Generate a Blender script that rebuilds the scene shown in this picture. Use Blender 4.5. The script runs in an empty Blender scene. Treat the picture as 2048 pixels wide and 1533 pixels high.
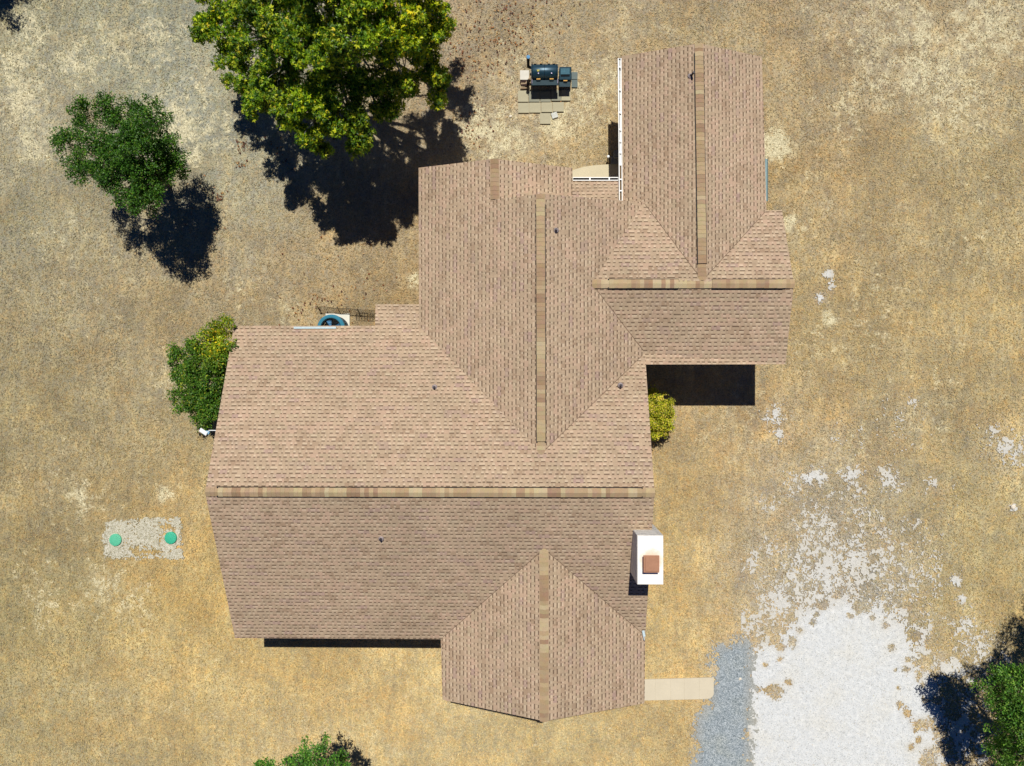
import bpy, bmesh, math, random
import numpy as np
from mathutils import Vector, Matrix

random.seed(7)
RNG = np.random.default_rng(11)
S = bpy.context.scene
COL = S.collection
R = math.radians

# ------------------------------------------------------------------ camera
CAM_H = 30.0
TX, TY, F = 0.0196, -0.0058, 1500.0
ctx, stx, cty, sty = math.cos(TX), math.sin(TX), math.cos(TY), math.sin(TY)
# world -> camera rows (a near-nadir drone camera, tilted about one degree)
r0 = np.array([ctx, 0, -stx])
zrow = np.array([-stx, 0, -ctx])
r1 = cty * np.array([0, 1, 0]) + sty * zrow
dz = -sty * np.array([0, 1, 0]) + cty * zrow
RM = np.array([r0, r1, -dz])
cam_d = bpy.data.cameras.new('camera')
cam = bpy.data.objects.new('camera', cam_d)
COL.objects.link(cam)
m = Matrix([list(RM[:, 0]), list(RM[:, 1]), list(RM[:, 2])]).to_4x4()
m.translation = (0, 0, CAM_H)
cam.matrix_world = m
cam_d.sensor_width = 36
cam_d.lens = F / 2048 * 36
cam_d.clip_end = 2000
S.camera = cam

# ------------------------------------------------------------------ world and sun
SUN_V = Vector((0.01, 0.453, 1.0)).normalized()      # direction towards the sun
elev = math.asin(SUN_V.z)
w = bpy.data.worlds.new("World")
S.world = w
w.use_nodes = True
nt = w.node_tree
sky = nt.nodes.new('ShaderNodeTexSky')
sky.sky_type = 'NISHITA'
sky.sun_disc = False
sky.sun_elevation = elev
sky.sun_rotation = math.atan2(SUN_V.x, SUN_V.y)
sky.altitude = 600
sky.air_density = .4
sky.dust_density = 0.0
sky.ozone_density = 8.0
nt.nodes['Background'].inputs['Strength'].default_value = 0.05
deep = nt.nodes.new('ShaderNodeMix'); deep.data_type = 'RGBA'; deep.blend_type = 'MULTIPLY'
deep.inputs[0].default_value = 1.0; deep.inputs[7].default_value = (.50, .84, 1.30, 1)   # added blue tint on the sky, turning the shadows bluer
nt.links.new(sky.outputs[0], deep.inputs[6]); nt.links.new(deep.outputs[2], nt.nodes['Background'].inputs['Color'])
sl = bpy.data.lights.new('sun', 'SUN')
sl.energy = 4.6
sl.angle = R(0.5)
sl.color = (1.0, 0.955, 0.88)
so = bpy.data.objects.new('sun', sl)
so.rotation_euler = SUN_V.to_track_quat('Z', 'Y').to_euler()
so.location = (0, 20, 50)
COL.objects.link(so)
S.view_settings.view_transform = 'Standard'
S.view_settings.look = 'None'
S.view_settings.exposure = 0.0
S.view_settings.gamma = 1
S.view_settings.use_curve_mapping = False


# ------------------------------------------------------------------ helpers
def at(px, py, z=0.0):
    """photo pixel + real height above the ground -> world point"""
    d = RM.T @ np.array([(px - 1024) / F, -(py - 766.5) / F, -1.0])
    k = (z - CAM_H) / d[2]
    return Vector((d[0] * k, d[1] * k, z))


def to_px(x, y, z=0.0):
    x = np.asarray(x, float); y = np.asarray(y, float)
    v = np.stack([x, y, np.full_like(x, z - CAM_H)], -1)
    c = v @ RM.T
    return 1024 + F * c[..., 0] / -c[..., 2], 766.5 - F * c[..., 1] / -c[..., 2]


def lin(c):
    return tuple(((v / 255) / 12.92 if v / 255 <= .04045 else ((v / 255 + .055) / 1.055) ** 2.4) for v in c)


def nodes_of(mat):
    mat.use_nodes = True
    return mat.node_tree, mat.node_tree.nodes, mat.node_tree.links


def math_n(nt, op, a, b=None, c=None):
    n = nt.nodes.new('ShaderNodeMath'); n.operation = op
    for i, v in enumerate((a, b, c)):
        if v is None: continue
        if isinstance(v, (int, float)): n.inputs[i].default_value = v
        else: nt.links.new(v, n.inputs[i])
    return n.outputs[0]


def mixc(nt, f, a, b, mode='MIX'):
    n = nt.nodes.new('ShaderNodeMix'); n.data_type = 'RGBA'; n.blend_type = mode
    n.clamp_factor = True
    for s, v in ((0, f), (6, a), (7, b)):
        if isinstance(v, (int, float)): n.inputs[s].default_value = v
        elif isinstance(v, tuple): n.inputs[s].default_value = (*v[:3], 1)
        else: nt.links.new(v, n.inputs[s])
    return n.outputs[2]


def noise(nt, scale, detail=4, rough=.55, vec=None, w=None):
    n = nt.nodes.new('ShaderNodeTexNoise')
    n.inputs['Scale'].default_value = scale
    n.inputs['Detail'].default_value = detail
    n.inputs['Roughness'].default_value = rough
    if vec is None:
        tc = nt.nodes.new('ShaderNodeTexCoord'); vec = tc.outputs['Object']
    nt.links.new(vec, n.inputs['Vector'])
    return n


def ramp(nt, fac, stops):
    n = nt.nodes.new('ShaderNodeValToRGB')
    el = n.color_ramp.elements
    while len(el) < len(stops): el.new(.5)
    for e, (p, c) in zip(el, stops):
        e.position = p
        e.color = (c, c, c, 1) if isinstance(c, (int, float)) else (*c[:3], 1)
    nt.links.new(fac, n.inputs[0])
    return n.outputs[0]


def plain(name, rgb, rough=.6, metal=0.0, var=.12, scale=9.0, spec=.3, bump=0.0, emit=None):
    """paint / metal / concrete with mild real wear"""
    mt = bpy.data.materials.new(name)
    nt, N, L = nodes_of(mt)
    b = N['Principled BSDF']
    c = lin(rgb)
    n = noise(nt, scale, 5, .65)
    n2 = noise(nt, scale * 9, 3, .6)
    f = math_n(nt, 'ADD', math_n(nt, 'MULTIPLY', n.outputs[0], .7), math_n(nt, 'MULTIPLY', n2.outputs[0], .3))
    f = ramp(nt, f, [(.3, 0.0), (.7, 1.0)])
    lo = tuple(v * (1 - var) for v in c); hi = tuple(min(1, v * (1 + var)) for v in c)
    L.new(mixc(nt, f, lo, hi), b.inputs['Base Color'])
    b.inputs['Roughness'].default_value = rough
    b.inputs['Metallic'].default_value = metal
    b.inputs['Specular IOR Level'].default_value = spec
    if bump:
        bn = N.new('ShaderNodeBump'); bn.inputs['Distance'].default_value = bump
        L.new(n2.outputs[0], bn.inputs['Height']); L.new(bn.outputs[0], b.inputs['Normal'])
    return mt


def tag(o, label=None, cat=None, group=None, kind=None):
    if label: o['label'] = label
    if cat: o['category'] = cat
    if group: o['group'] = group
    if kind: o['kind'] = kind
    return o


def empty(name, loc, label=None, cat=None, group=None, rz=0):
    o = bpy.data.objects.new(name, None)
    o.location = loc; o.rotation_euler = (0, 0, rz); o.empty_display_size = .2
    COL.objects.link(o)
    return tag(o, label, cat, group)


def link(name, mesh, mats, parent=None):
    o = bpy.data.objects.new(name, mesh)
    for mt in (mats if isinstance(mats, (list, tuple)) else [mats]):
        mesh.materials.append(mt)
    COL.objects.link(o)
    if parent is not None:
        o.parent = parent
        o.matrix_parent_inverse = Matrix.LocRotScale(parent.location, parent.rotation_euler, None).inverted() if parent.type == 'EMPTY' else Matrix()
    return o


def from_np(name, V, Fc, mats, parent=None, color=None, smooth=False, matidx=None):
    """V (n,3); Fc (m,k) int; color (n,3) per vertex linear"""
    me = bpy.data.meshes.new(name)
    V = np.ascontiguousarray(V, np.float32); Fc = np.ascontiguousarray(Fc, np.int32)
    k = Fc.shape[1]
    me.vertices.add(len(V)); me.vertices.foreach_set('co', V.ravel())
    me.loops.add(Fc.size); me.loops.foreach_set('vertex_index', Fc.ravel())
    me.polygons.add(len(Fc))
    me.polygons.foreach_set('loop_start', np.arange(0, Fc.size, k, dtype=np.int32))
    me.polygons.foreach_set('loop_total', np.full(len(Fc), k, np.int32))
    if matidx is not None: me.polygons.foreach_set('material_index', np.asarray(matidx, np.int32))
    if color is not None:
        a = me.color_attributes.new('tone', 'FLOAT_COLOR', 'POINT')
        c4 = np.ones((len(V), 4), np.float32); c4[:, :color.shape[1]] = color
        a.data.foreach_set('color', c4.ravel())
    me.update(calc_edges=True)
    me.polygons.foreach_set('use_smooth', np.full(len(Fc), smooth, bool))
    return link(name, me, mats, parent)


class MB:
    """collects boxes, tubes and rings; build() links them as ONE mesh"""
    def __init__(s): s.bm = bmesh.new()
    def box(s, c, size, rot=None, bevel=0.0):
        r = bmesh.ops.create_cube(s.bm, size=1.0)
        vs = r['verts']
        M = Matrix.Translation(Vector(c)) @ (rot.to_4x4() if rot is not None else Matrix()) @ Matrix.Diagonal((*size, 1))
        bmesh.ops.transform(s.bm, matrix=M, verts=vs)
        if bevel:
            es = list({e for v in vs for e in v.link_edges})
            bmesh.ops.bevel(s.bm, geom=es, offset=bevel, segments=2, affect='EDGES', profile=.6)
        return s
    def prism(s, pts, z0, z1):
        a = [s.bm.verts.new((p[0], p[1], z0)) for p in pts]; b = [s.bm.verts.new((p[0], p[1], z1)) for p in pts]
        n = len(pts)
        s.bm.faces.new(b); s.bm.faces.new(a[::-1])
        for i in range(n): s.bm.faces.new((a[i], a[(i + 1) % n], b[(i + 1) % n], b[i]))
        return s
    def tube(s, pts, rad, seg=10, cap=True):
        pts = [Vector(p) for p in pts]
        if not isinstance(rad, (list, tuple)): rad = [rad] * len(pts)
        rings = []
        up = Vector((0.13, 0.31, .94))
        for i, p in enumerate(pts):
            d = (pts[min(i + 1, len(pts) - 1)] - pts[max(i - 1, 0)]).normalized()
            a = d.cross(up)
            if a.length < .1: a = d.cross(Vector((1, 0, 0)))
            a.normalize(); b = d.cross(a)
            rings.append([s.bm.verts.new(p + (a * math.cos(2 * math.pi * k / seg) + b * math.sin(2 * math.pi * k / seg)) * rad[i]) for k in range(seg)])
        for i in range(len(rings) - 1):
            for k in range(seg):
                s.bm.faces.new((rings[i][k], rings[i][(k + 1) % seg], rings[i + 1][(k + 1) % seg], rings[i + 1][k]))
        if cap:
            s.bm.faces.new(rings[0][::-1]); s.bm.faces.new(rings[-1])
        return s
    def lathe(s, c, prof, seg=32, squash=1.0):
        c = Vector(c); rings = []
        for r, z in prof:
            rings.append([s.bm.verts.new(c + Vector((max(r, 1e-4) * math.cos(2 * math.pi * k / seg), squash * max(r, 1e-4) * math.sin(2 * math.pi * k / seg), z))) for k in range(seg)])
        for i in range(len(rings) - 1):
            for k in range(seg):
                s.bm.faces.new((rings[i][k], rings[i][(k + 1) % seg], rings[i + 1][(k + 1) % seg], rings[i + 1][k]))
        return s
    def build(s, name, mats, parent=None, smooth=False):
        bmesh.ops.recalc_face_normals(s.bm, faces=s.bm.faces[:])
        me = bpy.data.meshes.new(name); s.bm.to_mesh(me); s.bm.free()
        if smooth:
            me.polygons.foreach_set('use_smooth', np.ones(len(me.polygons), bool))
            me.set_sharp_from_angle(angle=R(40))
        return link(name, me, mats, parent)


# numpy value noise --------------------------------------------------------
def _hash(ix, iy, seed):
    h = (ix.astype(np.int64) * 374761393 + iy.astype(np.int64) * 668265263 + seed * 1442695041) & 0xffffffff
    h = ((h ^ (h >> 13)) * 1274126177) & 0xffffffff
    h = (h ^ (h >> 16)) & 0xffffffff
    return h / 4294967295.0


def vnoise(x, y, seed=0):
    ix, iy = np.floor(x), np.floor(y)
    fx, fy = x - ix, y - iy
    fx = fx * fx * (3 - 2 * fx); fy = fy * fy * (3 - 2 * fy)
    a = _hash(ix, iy, seed); b = _hash(ix + 1, iy, seed); c = _hash(ix, iy + 1, seed); d = _hash(ix + 1, iy + 1, seed)
    return (a * (1 - fx) + b * fx) * (1 - fy) + (c * (1 - fx) + d * fx) * fy


def fbm(x, y, octs=4, seed=0, gain=.55):
    t = np.zeros_like(x, float); a = 1; s = 0; f = 1
    for i in range(octs):
        t += a * vnoise(x * f + 17.3 * i, y * f - 9.1 * i, seed + i); s += a; a *= gain; f *= 2.03
    return t / s


def uni(n):
    """map fbm values to roughly uniform 0..1"""
    return 1 / (1 + np.exp(-(n - .5) * 13))


def gauss(px, py, L):
    t = np.zeros_like(px, float)
    for (x, y, r, a) in L:
        t = np.maximum(t, a * np.exp(-((px - x) ** 2 + (py - y) ** 2) / (r * r)))
    return t


# ------------------------------------------------------------------ ground colours (albedo of the soil and grass, by place)
GC = [  # photo position, colour of the dry grass there
    (0, 0, (152, 146, 108)), (200, 60, (158, 154, 118)), (330, 120, (158, 158, 128)), (420, 220, (164, 163, 134)), (480, 330, (160, 157, 122)),
    (60, 250, (172, 162, 124)), (60, 420, (158, 150, 112)), (150, 560, (160, 146, 106)), (260, 640, (164, 146, 104)), (60, 760, (158, 142, 96)),
    (100, 1000, (166, 146, 96)), (60, 1250, (170, 152, 94)), (60, 1480, (180, 160, 102)), (330, 960, (172, 150, 98)), (420, 1150, (200, 166, 88)),
    (380, 1300, (190, 162, 90)), (300, 1450, (186, 163, 104)), (560, 1380, (196, 168, 102)), (760, 1400, (196, 166, 98)), (700, 1500, (188, 166, 110)),
    (900, 1500, (196, 172, 112)), (1150, 1490, (190, 166, 106)), (1330, 1470, (192, 164, 100)), (1370, 1250, (200, 170, 98)), (1380, 1080, (192, 160, 90)),
    (1400, 930, (186, 156, 96)), (1420, 860, (182, 156, 108)), (1600, 880, (180, 154, 104)), (1560, 1100, (168, 148, 110)), (1700, 1000, (186, 162, 104)),
    (1850, 900, (176, 156, 106)), (1950, 1050, (188, 166, 106)), (1960, 1200, (180, 158, 98)), (1800, 760, (184, 160, 104)), (1650, 650, (182, 156, 98)),
    (2000, 600, (184, 160, 102)), (1750, 450, (176, 152, 102)), (1950, 300, (176, 156, 104)), (1600, 200, (172, 150, 104)), (1700, 60, (170, 150, 110)),
    (1950, 100, (178, 160, 116)), (1450, 40, (168, 148, 104)), (1200, 40, (174, 154, 112)), (980, 60, (165, 145, 108)), (960, 180, (170, 149, 110)),
    (1180, 150, (186, 164, 116)), (1050, 290, (182, 162, 120)), (1190, 300, (166, 140, 88)), (650, 600, (167, 146, 104)), (500, 560, (167, 149, 108)),
    (760, 540, (168, 147, 106)), (560, 380, (160, 147, 112)), (340, 760, (160, 144, 100)), (800, 600, (166, 134, 80)), (700, 630, (166, 136, 84)),
    (1950, 1450, (190, 160, 94)), (1620, 1130, (166, 156, 128)), (1700, 1100, (168, 158, 128)), (1570, 1180, (170, 156, 122)), (1650, 1040, (166, 152, 120)), (1410, 1330, (190, 160, 100)), (1560, 560, (180, 158, 108)), (1540, 380, (174, 146, 92))]
BARE = [(1010, 270, 70, .55), (960, 250, 60, .5), (1110, 250, 45, .55), (1180, 210, 60, .45), (1200, 130, 60, .35), (1550, 290, 36, .85), (1750, 80, 110, .42), (1840, 60, 70, .55),
        (1840, 130, 110, .5), (1970, 60, 90, .6), (1760, 180, 90, .35), (1900, 190, 120, .42), (1700, 230, 80, .35), (330, 985, 22, .6), (40, 200, 60, .65), (70, 290, 50, .55), (60, 60, 60, .45), (30, 130, 50, .5), (150, 130, 60, .45), (430, 260, 60, .5), (400, 180, 70, .35),
        (350, 250, 90, .6), (300, 80, 80, .45), (230, 90, 60, .4), (380, 300, 50, .5), (230, 560, 120, .15), (825, 560, 22, .6), (1030, 130, 60, .3), (1640, 700, 90, .2), (1100, 1480, 130, .15), (360, 760, 60, .4), (160, 1000, 120, .25),
        (820, 1430, 150, .1), (1470, 860, 90, .25), (1250, 40, 80, .25), (120, 480, 90, .25), (600, 1500, 120, .15), (1750, 620, 110, .22), (1930, 500, 120, .25), (1650, 400, 80, .25), (1850, 780, 120, .22), (1700, 900, 100, .25), (1400, 1180, 70, .15), (1330, 60, 60, .25), (250, 1400, 140, .12), (100, 1150, 100, .2), (200, 1170, 70, .4), (270, 1210, 60, .4), (90, 1200, 60, .35), (160, 1000, 50, .45), (430, 1380, 90, .2), (600, 1440, 100, .2), (1660, 640, 20, .7), (1580, 445, 20, .7), (1610, 460, 14, .6), (560, 620, 60, .3), (480, 560, 60, .25)]


def region(px, py):
    num = np.zeros(px.shape + (3,)); den = np.zeros(px.shape) + 1e-9
    for (x, y, c) in GC:
        d2 = (px - x) ** 2 + (py - y) ** 2
        wt = np.exp(-d2 / (2 * 105.0 ** 2)) + 4e2 / (d2 + 3e5) * .02
        num += wt[..., None] * np.array(lin(c)); den += wt
    c = num / den[..., None] * np.array([.90, .965, 1.10])
    l = c @ np.array([.3, .6, .1])
    return (c * .70 + .30 * l[..., None] * np.array([1.10, 1.0, .72])) * np.array([1.075, 1.095, 1.19])


# ---- gravel coverage
POLY = [(1500, 1310), (1570, 1262), (1612, 1222), (1680, 1200), (1760, 1208), (1822, 1262), (1862, 1330), (1896, 1420), (1880, 1533), (1865, 2300), (1480, 2300), (1496, 1533), (1500, 1400)]
SPARSE = [(1600, 1150, 80, .5), (1690, 1120, 90, .5), (1560, 1210, 60, .55), (1640, 1060, 90, .36), (1760, 1140, 80, .42), (1620, 957, 20, .8), (1640, 955, 20, .8), (1700, 950, 30, .55), (1775, 962, 28, .55),
          (1545, 835, 26, .6), (1558, 868, 22, .5), (1600, 985, 60, .3), (1540, 1000, 40, .3), (1530, 1120, 60, .35), (1700, 1010, 60, .3), (1690, 885, 40, .28), (1920, 1280, 60, .35), (1950, 1310, 60, .5), (1850, 1185, 45, .3),
          (2010, 900, 40, .5), (1990, 880, 40, .35), (2026, 1015, 9, 1), (1935, 1250, 20, .6), (1905, 1340, 50, .6), (1920, 1430, 70, .5), (1910, 1500, 60, .6), (1640, 1180, 80, .62), (1800, 1180, 80, .4), (1655, 548, 9, .9),
          (1640, 596, 10, .8), (1660, 570, 12, .5), (1910, 1165, 12, .8), (1925, 1200, 10, .7), (1830, 1090, 45, .35), (1500, 1240, 36, .4), (1800, 840, 60, .2), (1870, 980, 30, .25)]
TUFTS = [(1895, 1300, 12), (1870, 1350, 10), (1890, 1385, 12), (1868, 1400, 7), (1900, 1420, 14), (1880, 1465, 12), (1862, 1440, 6), (1895, 1500, 12), (1845, 1370, 6), (1850, 1400, 6), (1838, 1480, 6), (1850, 1520, 9), (1815, 1320, 4), (1790, 1340, 3), (1770, 1250, 6), (1745, 1235, 5), (1600, 1262, 7), (1585, 1285, 8), (1625, 1245, 5), (1530, 1330, 5), (1700, 1232, 4), (1905, 1365, 10), (1878, 1312, 6), (1560, 1318, 5), (1579, 1364, 6), (1515, 1380, 5), (1783, 1296, 6), (1813, 1339, 6), (1830, 1326, 7), (1852, 1318, 9), (1849, 1333, 9), (1838, 1352, 8), (1814, 1428, 8), (1822, 1495, 7), (1833, 1450, 9), (1850, 1447, 12),
         (1862, 1503, 11), (1716, 1210, 6), (1717, 1222, 5), (1731, 1218, 6), (1641, 1212, 5), (1650, 1208, 6), (1672, 1190, 7), (1634, 1228, 4), (1548, 1380, 13), (1860, 1532, 14), (1800, 1410, 5), (1796, 1375, 4), (1825, 1215, 7),
         (1799, 1210, 6), (1825, 1268, 9), (1864, 1284, 8), (1885, 1250, 9), (1494, 1470, 8), (1490, 1500, 9), (1497, 1530, 9), (1546, 1278, 9), (1560, 1296, 8), (1838, 1240, 9)]


def sdist(px, py, poly):
    d = np.full(px.shape, 1e9); ins = np.zeros(px.shape, bool)
    n = len(poly)
    for i in range(n):
        x1, y1 = poly[i]; x2, y2 = poly[(i + 1) % n]
        ex, ey = x2 - x1, y2 - y1
        t = np.clip(((px - x1) * ex + (py - y1) * ey) / (ex * ex + ey * ey), 0, 1)
        d = np.minimum(d, np.hypot(px - x1 - t * ex, py - y1 - t * ey))
        c = ((y1 > py) != (y2 > py)) & (px < (x2 - x1) * (py - y1) / ((y2 - y1) or 1e-9) + x1)
        ins ^= c
    return np.where(ins, -d, d)


def gravel_cov(px, py):
    sd = sdist(px, py, POLY)
    soft = 14 + 50 * np.clip((1330 - py) / 120, 0, 1) + 62 * np.clip((px - 1740) / 90, 0, 1)
    c = np.clip(.62 - sd / soft, 0, 1)
    c = np.maximum(c, gauss(px, py, SPARSE))
    for (x, y, r) in TUFTS:
        c = c * (1 - np.exp(-((px - x) ** 2 + (py - y) ** 2) / (1.6 * r * r)) * 1.0)
    return c


GPOLY = [(1500, 1288), (1498, 1400), (1497, 1533), (1490, 2300), (1385, 2300), (1392, 1533), (1398, 1440), (1424, 1400), (1428, 1352), (1420, 1325), (1436, 1298), (1465, 1285)]


def grey_cov(px, py):
    sd = sdist(px, py, GPOLY)
    return np.clip(.58 - sd / 42, 0, 1)


# ------------------------------------------------------------------ ground sheet
def spaced(lim, step, far):
    a = np.arange(-lim, lim + step / 2, step)
    e = lim + np.geomspace(1.0, far, 16)
    return np.concatenate([-e[::-1], a, e])


gx = spaced(25, .16, 480); gy = spaced(20, .16, 480)
X, Y = np.meshgrid(gx, gy)
PX, PY = to_px(np.clip(X, -26, 26), np.clip(Y, -21, 21))
rc = region(PX, PY)
bare = gauss(PX, PY, BARE)
big = fbm(X * .35, Y * .35, 4, 5)
stain = fbm(X * .8 + 40, Y * .8, 4, 25)
rc = rc * (0.88 + .24 * uni(big))[..., None]
dust = np.clip(gauss(PX, PY, [(x, y, r * 1.35, a * .9) for (x, y, r, a) in SPARSE]) * .75 + .6 * np.clip(.5 - sdist(PX, PY, POLY) / 110, 0, 1) + .6 * np.clip(.5 - sdist(PX, PY, GPOLY) / 60, 0, 1), 0, .85)
dust = np.where((abs(X) < 25) & (abs(Y) < 20), dust * (.45 + .9 * uni(fbm(X * 1.7, Y * 1.7, 4, 33))), 0)[..., None]
rc = rc * (1 - dust) + np.array(lin((188, 182, 168))) * dust
rust = np.clip((uni(stain) - .6) * 1.6, 0, 1)[..., None]
rc = rc * (1 - rust) + rc * np.array([1.0, .89, .76]) * rust
gcol = np.concatenate([rc, (bare + .12 * uni(fbm(X * .5 + 9, Y * .5, 3, 77)) - .04)[..., None]], -1).reshape(-1, 4)
nx_, ny_ = len(gx), len(gy)
idx = np.arange(nx_ * ny_).reshape(ny_, nx_)
faces = np.stack([idx[:-1, :-1], idx[:-1, 1:], idx[1:, 1:], idx[1:, :-1]], -1).reshape(-1, 4)
Z = np.where((abs(X) < 24) & (abs(Y) < 19), (fbm(X * .9, Y * .9, 3, 3) - .5) * .03, 0) - .02

mg = bpy.data.materials.new('dry_ground')
nt, N, L = nodes_of(mg)
b = N['Principled BSDF']; b.inputs['Roughness'].default_value = .95; b.inputs['Specular IOR Level'].default_value = .1
at_ = N.new('ShaderNodeAttribute'); at_.attribute_name = 'tone'
nA = noise(nt, 1.3, 6, .6); nB = noise(nt, 6.0, 6, .7); nC = noise(nt, 22, 5, .75); nD = noise(nt, 2.2, 7, .72); nE = noise(nt, 40, 3, .7); nF = noise(nt, 2.3, 6, .66); nG = noise(nt, .55, 6, .62)
c = at_.outputs['Color']
warm = mixc(nt, 1.0, c, (1.10, .90, .70), 'MULTIPLY')
cool = mixc(nt, 1.0, c, (.90, .93, .98), 'MULTIPLY')
c = mixc(nt, ramp(nt, nB.outputs[0], [(.47, 0.0), (.66, .8)]), c, warm)
c = mixc(nt, ramp(nt, nA.outputs[0], [(.48, 0.0), (.66, .75)]), c, cool)
c = mixc(nt, ramp(nt, nF.outputs[0], [(.46, 0.0), (.66, .8)]), c, mixc(nt, 1.0, c, (1.13, 1.05, .87), 'MULTIPLY'))
c = mixc(nt, ramp(nt, nF.outputs[0], [(.34, .75), (.50, 0.0)]), c, mixc(nt, 1.0, c, (.88, .87, .92), 'MULTIPLY'))
c = mixc(nt, 1.0, c, ramp(nt, nG.outputs[0], [(.32, (.82, .82, .85)), (.5, (1.0, 1.0, 1.0)), (.68, (1.20, 1.20, 1.16))]), 'MULTIPLY')
tcg = N.new('ShaderNodeTexCoord'); mpg = N.new('ShaderNodeMapping'); mpg.inputs['Rotation'].default_value = (0, 0, R(-52)); mpg.inputs['Scale'].default_value = (2.4, .55, 1)
L.new(tcg.outputs['Object'], mpg.inputs[0])
nS = noise(nt, 1.6, 5, .62, mpg.outputs[0])       # wind-combed streaks in the grass
c = mixc(nt, 1.0, c, ramp(nt, nS.outputs[0], [(.34, (.84, .85, .90)), (.5, (1.0, 1.0, 1.0)), (.66, (1.17, 1.15, 1.08))]), 'MULTIPLY')
# pale bare soil showing between the grass
soil = mixc(nt, ramp(nt, nC.outputs[0], [(.35, 0.0), (.65, 1.0)]), lin((196, 186, 148)), lin((222, 214, 180)))
bn = math_n(nt, 'ADD', at_.outputs['Alpha'], math_n(nt, 'MULTIPLY', math_n(nt, 'SUBTRACT', nD.outputs[0], .5), 2.1))
bn = math_n(nt, 'ADD', bn, math_n(nt, 'MULTIPLY', math_n(nt, 'SUBTRACT', nB.outputs[0], .5), 1.0))
c = mixc(nt, ramp(nt, bn, [(.30, 0.0), (.62, .85)]), c, soil)
lum = ramp(nt, nC.outputs[0], [(.34, .58), (.5, 1.0), (.66, 1.36)])
c = mixc(nt, 1.0, c, lum, 'MULTIPLY')
lum2 = ramp(nt, nE.outputs[0], [(.35, .8), (.65, 1.2)])
c = mixc(nt, 1.0, c, lum2, 'MULTIPLY')
L.new(c, b.inputs['Base Color'])
bp = N.new('ShaderNodeBump'); bp.inputs['Distance'].default_value = .05; bp.inputs['Strength'].default_value = .7
L.new(nC.outputs[0], bp.inputs['Height']); L.new(bp.outputs[0], b.inputs['Normal'])
ground = from_np('ground', np.stack([X, Y, Z], -1).reshape(-1, 3), faces, mg, color=gcol, smooth=True)
tag(ground, kind='structure')


# ------------------------------------------------------------------ gravel sheets (ragged real edges)
def gravel_mat(name, c1, c2, c3, dark, patch, dusty=None):
    mt = bpy.data.materials.new(name)
    nt, N, L = nodes_of(mt)
    b = N['Principled BSDF']; b.inputs['Roughness'].default_value = .9; b.inputs['Specular IOR Level'].default_value = .15
    tc = N.new('ShaderNodeTexCoord')
    v = N.new('ShaderNodeTexVoronoi'); v.inputs['Scale'].default_value = 34; L.new(tc.outputs['Object'], v.inputs['Vector'])
    sp = N.new('ShaderNodeSeparateColor'); L.new(v.outputs['Color'], sp.inputs[0])
    c = ramp(nt, sp.outputs[0], [(0.0, lin(dark)), (.10, lin(c1)), (.55, lin(c2)), (1.0, lin(c3))])
    n = noise(nt, .8, 5, .6)
    c = mixc(nt, ramp(nt, n.outputs[0], [(.45, 0.0), (.7, .75)]), c, mixc(nt, 1.0, c, patch, 'MULTIPLY'))
    n2 = noise(nt, 5, 6, .7)
    c = mixc(nt, 1.0, c, ramp(nt, n2.outputs[0], [(.3, .86), (.7, 1.1)]), 'MULTIPLY')
    if dusty:       # thin gravel has dirt between the stones
        av = N.new('ShaderNodeAttribute'); av.attribute_name = 'tone'
        sv = N.new('ShaderNodeSeparateColor'); L.new(av.outputs['Color'], sv.inputs[0])
        c = mixc(nt, ramp(nt, sv.outputs[0], [(.25, .62), (.95, 0.0)]), c, lin(dusty))
    L.new(c, b.inputs['Base Color'])
    bp = N.new('ShaderNodeBump'); bp.inputs['Distance'].default_value = .02; bp.inputs['Strength'].default_value = .6
    L.new(v.outputs['Distance'], bp.inputs['Height']); L.new(bp.outputs[0], b.inputs['Normal'])
    return mt


def ragged(name, cov, x0, x1, y0, y1, step, mat, z, seed, sc):
    xs = np.arange(x0, x1, step); ys = np.arange(y0, y1, step)
    Xc, Yc = np.meshgrid(xs + step / 2, ys + step / 2)
    px, py = to_px(Xc, Yc)
    u = uni(.38 * fbm(Xc * sc, Yc * sc, 5, seed, .62) + .62 * fbm(Xc * sc * 3.3, Yc * sc * 3.3, 4, seed + 7, .85))
    keep = u < cov(px, py)
    Xv, Yv = np.meshgrid(np.append(xs, x1), np.append(ys, y1))
    jx = (np.random.default_rng(seed).random(Xv.shape) - .5) * step * .8; jy = (np.random.default_rng(seed + 1).random(Xv.shape) - .5) * step * .8
    n = Xv.shape[1]
    ii = np.arange(Xv.size).reshape(Xv.shape)
    Fq = np.stack([ii[:-1, :-1], ii[:-1, 1:], ii[1:, 1:], ii[1:, :-1]], -1)[:keep.shape[0], :keep.shape[1]][keep]
    used, inv = np.unique(Fq, return_inverse=True)
    V = np.stack([(Xv + jx).ravel()[used], (Yv + jy).ravel()[used], np.full(len(used), z) + (fbm(Xv * 3, Yv * 3, 2, 9).ravel()[used] - .5) * .012], -1)
    cvv = cov(*to_px(V[:, 0], V[:, 1]))
    return from_np(name, V, inv.reshape(-1, 4), mat, smooth=True, color=np.stack([cvv] * 3, -1))


light_gravel = gravel_mat('pale_gravel', (200, 204, 206), (210, 213, 213), (220, 221, 219), (170, 172, 170), (1.0, .96, .88), (192, 184, 166))
grey_gravel = gravel_mat('blue_grey_gravel', (122, 134, 140), (146, 156, 162), (184, 192, 196), (92, 102, 108), (1.06, 1.0, .86), (168, 162, 146))
gd = ragged('gravel_drive', gravel_cov, 8.5, 21.5, -19, 6.5, .045, light_gravel, .012, 41, 1.9)
tag(gd, kind='structure')
gs = ragged('gravel_strip', grey_cov, 6.4, 9.4, -19, -9.6, .055, grey_gravel, .026, 51, 1.6)
tag(gs, kind='structure')

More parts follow.
